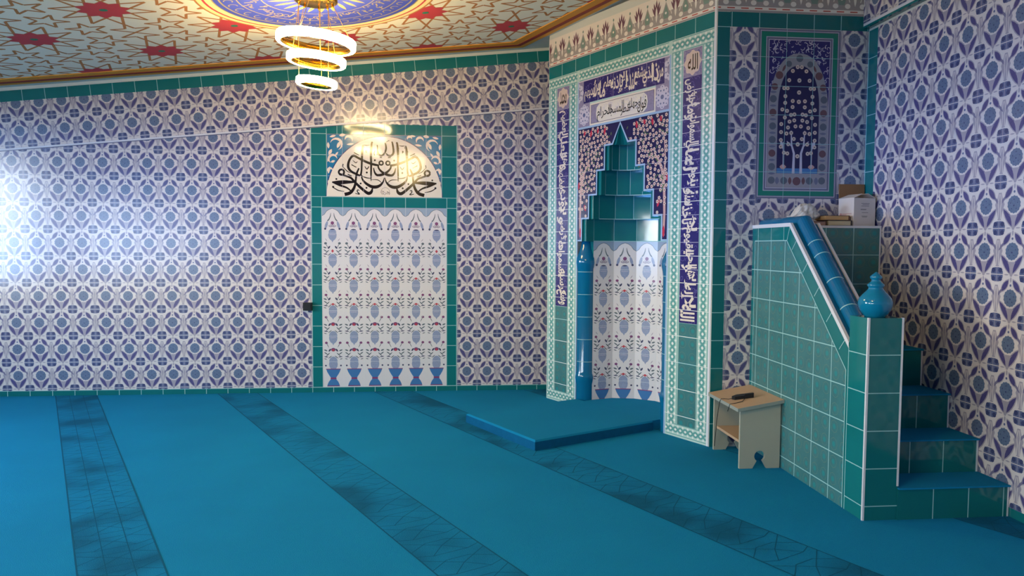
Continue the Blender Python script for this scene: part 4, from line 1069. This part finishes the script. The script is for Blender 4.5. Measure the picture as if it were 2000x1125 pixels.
m = MB(); fp = [(0.001, 1.068), (.05, 1.068), (.054, 1.076), (.062, 1.084), (.076, 1.105), (.084, 1.13), (.085, 1.148), (.078, 1.168), (.062, 1.188), (.046, 1.205), (.037, 1.216), (.035, 1.224), (.041, 1.230), (.043, 1.237), (.038, 1.244), (.028, 1.251), (.023, 1.258), (.022, 1.266), (.028, 1.272), (.030, 1.279), (.025, 1.287), (.014, 1.296), (.004, 1.305), (.0005, 1.307)]
m.lathe(fp, 'glaze_turquoise', (6.131, -3.566), 32); o = m.build('finial', mn, origin=(6.131, -3.566, 1.068)); o['label'] = 'turquoise gourd-shaped finial'
FY = [-3.655, -3.42, -3.17, -2.912, -2.432]; FZ = [.172, .362, .568, .800]
for k in range(4):
    m = MB(); y0, y1 = FY[k], FY[k+1]; z1 = FZ[k]; zl = 0 if k == 0 else FZ[k-1]
    m.box((BX1+.001, y0, 0), (XR-.004, y1-.001, z1-.008), 'teal_deep')
    D = Deco((0, y0, 0), (1,0,0), (0,0,1), (0,-1,0)); teal_field(D, R_(BX1+.001, zl, XR-.004, z1-.012), .2, 0, (6.435, 6.455, 6.46, 6.47)[k], 0, 'teal_deep')
    D.rect(XR-.014, zl, XR-.004, z1-.012, 'trim_white', 2); D.emit(m)
    st_ = m.build('step', mn, origin=((BX1+XR)/2, y0, 0))
    m = MB(); m.box((BX1+.001, y0-.012, z1-.008), (XR-.004, y1-.001, z1), 'carpet'); m.build('carpet_tread', st_, origin=((BX1+XR)/2, y0, z1))
m = MB(); m.box((BX1+.001, -2.430, 0), (XR-.004, YW2-.012, 1.585), 'teal_deep')
D = Deco((0, -2.430, 0), (1,0,0), (0,0,1), (0,-1,0)); pattern_tile_field(D, R_(BX1+.001, .8, XR-.004, 1.585), 6.467, .185)
D.rect(BX1, 1.570, XR-.004, 1.586, 'trim_white', 5); D.rect(XR-.016, .8, XR-.004, 1.585, 'trim_white', 5); D.emit(m)
m.build('back_block', mn, origin=(6.55, -2.43, 0))

# ================================================================== things on the pulpit's top
ZT = 1.586
def book(name, x0, x1, y0, y1, z, h, pages, cover, label):
    r = empty(name, ((x0+x1)/2, (y0+y1)/2, z), label, 'book', 'books on the pulpit ledge')
    m = MB(); m.box((x0+.004, y0+.004, z+.003), (x1-.006, y1-.004, z+h-.003), pages); m.build('page_block', r, origin=((x0+x1)/2, (y0+y1)/2, z))
    m = MB(); m.box((x0, y0, z), (x1, y1, z+.0028), cover); m.box((x0, y0, z+h-.0028), (x1, y1, z+h), cover); m.box((x1-.005, y0, z+.0028), (x1, y1, z+h-.0028), cover); m.build('cover', r, origin=((x0+x1)/2, (y0+y1)/2, z))
    return r
book('book', 6.31, 6.478, -2.415, -2.26, ZT, .030, 'pages_pink', 'cover_brown', 'pink-edged book lying flat beside the handrail, left of the stacked pair')
book('book', 6.487, 6.658, -2.418, -2.26, ZT, .036, 'pages_cream', 'cover_dark', 'cream-edged book lying flat under another book beside the white carton')
book('book', 6.468, 6.645, -2.412, -2.255, ZT+.037, .033, 'pages_tan', 'cover_brown', 'tan-edged book lying on top of the cream-edged book')
# white carton, turned a little, flaps half open
cb = empty('cardboard_box', (6.745, -2.33, ZT), 'open white printed carton standing on the pulpit ledge by the right wall', 'box')
ang = radians(11); ca, sa = cos(ang), sin(ang)
def CB(x, y, z): return (6.672+ca*x-sa*y, -2.415+sa*x+ca*y, ZT+z)
m = MB(); W_, Dp, H = .180, .150, .192
m.hexa([CB(0,0,0), CB(W_,0,0), CB(W_,Dp,0), CB(0,Dp,0), CB(0,0,H-.02), CB(W_,0,H-.02), CB(W_,Dp,H-.02), CB(0,Dp,H-.02)], 'carton_white')
for q in (((0,0),(W_,0),(W_,.003),(0,.003)), ((0,Dp-.003),(W_,Dp-.003),(W_,Dp),(0,Dp)), ((0,.003),(.003,.003),(.003,Dp-.003),(0,Dp-.003)), ((W_-.003,.003),(W_,.003),(W_,Dp-.003),(W_-.003,Dp-.003))):
    m.hexa([CB(x,y,H-.02) for x, y in q]+[CB(x,y,H) for x, y in q], 'carton_white')
U = V(CB(1,0,0))-V(CB(0,0,0)); U2 = V(CB(0,1,0))-V(CB(0,0,0))
D = Deco(CB(0,0,0), U, (0,0,1), -U2)
for i, (z, a, b) in enumerate(((.155,.06,.13), (.147,.07,.125), (.137,.06,.125), (.115,.055,.105), (.092,.065,.12), (.068,.065,.115), (.062,.07,.11))): D.rect(a, z-.002, b, z+.002, 'print_grey', 1)
D.rect(.055, .110, .10, .116, 'print_grey', 1); D.emit(m)
D = Deco(CB(0,0,0), U2, (0,0,1), -U)
for z, a, b in ((.085,.02,.13), (.078,.07,.135), (.068,.05,.12), (.058,.02,.125)): D.rect(a, z-.002, b, z+.002, 'print_red', 1)
D.circ(.125, .082, .010, 'print_red', 1, 8); D.emit(m)
m.build('carton_body', cb, origin=(6.745, -2.33, ZT))
def flap(a, b, c, d, name='flap'):
    m = MB(); nrm = (V(b)-V(a)).cross(V(d)-V(a)).normalized()*.003; m.hexa([V(a)-nrm, V(b)-nrm, V(c)-nrm, V(d)-nrm, a, b, c, d], 'carton_white'); m.build(name, cb, origin=a)
flap(CB(0,0,H), CB(0,Dp,H), CB(.075,Dp-.01,H+.028), CB(.075,.01,H+.028)); flap(CB(W_,Dp,H), CB(W_,0,H), CB(W_-.06,.005,H+.03), CB(W_-.06,Dp-.005,H+.03))
m = MB(); m.hexa([(6.668,-2.235,ZT), (6.858,-2.235,ZT), (6.858,-2.228,ZT), (6.668,-2.228,ZT), (6.670,-2.222,1.888), (6.860,-2.222,1.888), (6.860,-2.215,1.888), (6.670,-2.215,1.888)], 'carton_brown')
o = m.build('cardboard_sheet', origin=(6.76, -2.225, ZT)); tag(o, 'brown cardboard sheet leaning on the wall behind the white carton', 'cardboard')
# crumpled white bag
bm = bmesh.new(); bmesh.ops.create_icosphere(bm, subdivisions=5, radius=1.0)
from mathutils import noise
for v in bm.verts:
    p = v.co.copy(); r = 1+.30*noise.noise(p*1.7+V((3,1,7)))
    for f_, a_ in ((2.6, .26), (5.0, .13), (10.0, .06)): r += a_*(0.5-abs(noise.noise(p*f_+V((f_,2,5))))*2)   # sharp folds
    q = p*r; h = .082 if q.x > -.15 else .082-.05*min(1, (-.15-q.x)/.45)
    v.co = V((q.x*.118+(.015 if q.z > 0 else 0), q.y*.058, (max(-.35, q.z)+.35)*h))
zb = min(v.co.z for v in bm.verts)
for v in bm.verts: v.co.z -= zb
me = bpy.data.meshes.new('plastic_bag'); bm.to_mesh(me); bm.free(); me.materials.append(M['bag'])
for p in me.polygons: p.use_smooth = True
o = bpy.data.objects.new('plastic_bag', me); COL.objects.link(o); o.location = (6.322, -2.34, ZT+.031); WORLD[o.name] = o.location.copy()
tag(o, 'crumpled white plastic bag lying on the pink-edged book on the pulpit ledge', 'bag')

# ================================================================== stool with a remote on it
stl = empty('stool', (5.90, -2.49, 0), 'small pale wooden stool with keyhole cut-outs standing against the pulpit side', 'stool')
SX0, SX1 = 5.765, 6.035
def lid_z(x): return .402+(x-5.745)*(.053/.308)
def leg_board(y0, y1):
    """board with a keyhole opening at its foot"""
    c = (SX0+SX1)/2; pts = [(SX0, 0), (c-.047, 0), (c-.020, .048)]
    for k in range(0, 17):
        a = -pi*.5-.62+(-(2*pi-1.24))*k/16; pts.append((c+.036*cos(a), .080+.036*sin(a)))
    pts += [(c+.020, .048), (c+.047, 0), (SX1, 0), (SX1, lid_z(SX1)-.022), (SX0, lid_z(SX0)-.022)]
    m = MB(); m.prism([(x, y0, z) for x, z in pts], (0, y1-y0, 0), 'wood_pale'); m.build('leg_board', stl, origin=(c, y0, 0))
leg_board(-2.722, -2.704); leg_board(-2.272, -2.254)
m = MB(); m.box((SX0+.02, -2.704, .155), (SX1-.02, -2.272, .172), 'wood_top'); m.build('shelf', stl, origin=(5.9, -2.49, .155))
m = MB(); a, b = 5.735, 6.044; ya, yb = -2.752, -2.225
top = [(a, ya, lid_z(a)), (b, ya, lid_z(b)), (b, yb, lid_z(b)), (a, yb, lid_z(a))]
bot = [(x, y, z-.022) for x, y, z in top]
m.poly(top, 'wood_top'); m.poly(bot[::-1], 'wood_edge')
for i in range(4): m.poly([bot[i], bot[(i+1)%4], top[(i+1)%4], top[i]], 'wood_edge')
m.build('seat_board', stl, origin=(5.89, -2.49, .4), bevel=.002)
rm = empty('remote_control', (5.84, -2.50, lid_z(5.84)), 'black handset with a thin cable lying on the wooden stool', 'remote control')
m = MB(); zt = lambda x: lid_z(x)+.001
p = [(5.790,-2.515), (5.800,-2.545), (5.905,-2.565), (5.915,-2.535), (5.870,-2.505), (5.83,-2.495)]
m.prism([(x, y, zt(x)) for x, y in p], (0, 0, .022), 'black'); m.build('handset_body', rm, origin=(5.84,-2.52,.43), bevel=.005)
m = MB(); m.prism([(5.862,-2.562,zt(5.87)), (5.918,-2.574,zt(5.92)), (5.924,-2.548,zt(5.92)), (5.872,-2.535,zt(5.87))], (0,0,.03), 'black'); m.build('clip', rm, origin=(5.89,-2.55,.43), bevel=.004)
m = MB(); pts = [(5.80,-2.53,.012), (5.775,-2.50,.003), (5.755,-2.47,.003), (5.738,-2.46,.004), (5.728,-2.458,-.02), (5.735,-2.40,-.15), (5.745,-2.36,-.24), (5.748,-2.33,-.36)]
m.tube([(x, y, lid_z(max(x,5.735))+h) for x, y, h in pts], .0022, 'black', 6); m.tube([(5.86,-2.57,zt(5.86)+.006), (5.82,-2.62,zt(5.82)+.003), (5.78,-2.63,zt(5.78)+.003), (5.735,-2.62,lid_z(5.735)+.002), (5.729,-2.60,lid_z(5.735)-.05)], .0022, 'black', 6)
m.build('cable', rm, origin=(5.75,-2.5,.4))

# ================================================================== chandelier
def chandelier(LXY, dz, label):
    ch = empty('chandelier', (LXY[0], LXY[1], CZ(LXY[0])), label, 'chandelier', 'ring chandeliers of the hall')
    m = MB(); zc = CZ(LXY[0])-.006; m.lathe([(.001, zc), (.145, zc), (.150, zc-.008), (.150, zc-.030), (.135, zc-.038), (.001, zc-.038)], 'gold', LXY, 32); can = m.build('canopy', ch, origin=(*LXY, zc))
    RINGS = [(2.866, .275, .060, (-.07, -.01)), (2.738, .205, .052, (-.05, -.01)), (2.580, .143, .046, (-.07, -.0))]
    tilt_pts = []
    for zr, r, h, (tx, ty) in RINGS:
        zr += dz
        T = Matrix.Translation((*LXY, zr)) @ Matrix.Rotation(radians(5.5), 4, 'Y') @ Matrix.Rotation(radians(1.0), 4, 'X')
        def ringmesh(prof, mname):
            m = MB(); m.lathe(prof, mname, (0, 0), 48); m.v = [tuple(T @ V(p)) for p in m.v]; return m
        w = .038
        m = ringmesh([(r-w+.006, -h/2), (r-.008, -h/2-.002), (r, -h/2+.006), (r, h/2-.006), (r-.006, h/2), (r-.024, h/2)], 'lamp')
        g = ringmesh([(r-.024, h/2+.001), (r-w, h/2+.001), (r-w, -h/2), (r-w+.006, -h/2)], 'gold').build('light_ring', ch, origin=(*LXY, zr))
        m.build('diffuser', g, origin=(*LXY, zr))
        tilt_pts.append((T, r-w/2, h))
    rd = random.Random(3)
    for ri, (T, r, h) in enumerate(tilt_pts):
        for k in range(3):
            a = (0.35, 2.35, 4.45)[k]+ri*.55
            p = T @ V((r*cos(a), r*sin(a), h/2)); q = V((LXY[0]+.12*cos(a+.1), LXY[1]+.12*sin(a+.1), zc-.038))
            m = MB(); m.tube([q, p], .0022, 'cable_gold', 6); cb_ = m.build('suspension_cable', ch, origin=q)
            m = MB(); m.lathe([(.001, q.z-.018), (.007, q.z-.016), (.009, q.z-.006), (.007, q.z), (.001, q.z)], 'gold', (q.x, q.y), 10); m.build('cable_grip', cb_, origin=q)

chandelier((2.965, -1.86), 0.0, 'gold chandelier of three glowing rings hanging from the blue ceiling roundel')
chandelier((3.30, -5.60), 0.03, 'gold three-ring chandelier nearer the back of the hall, above the viewer')
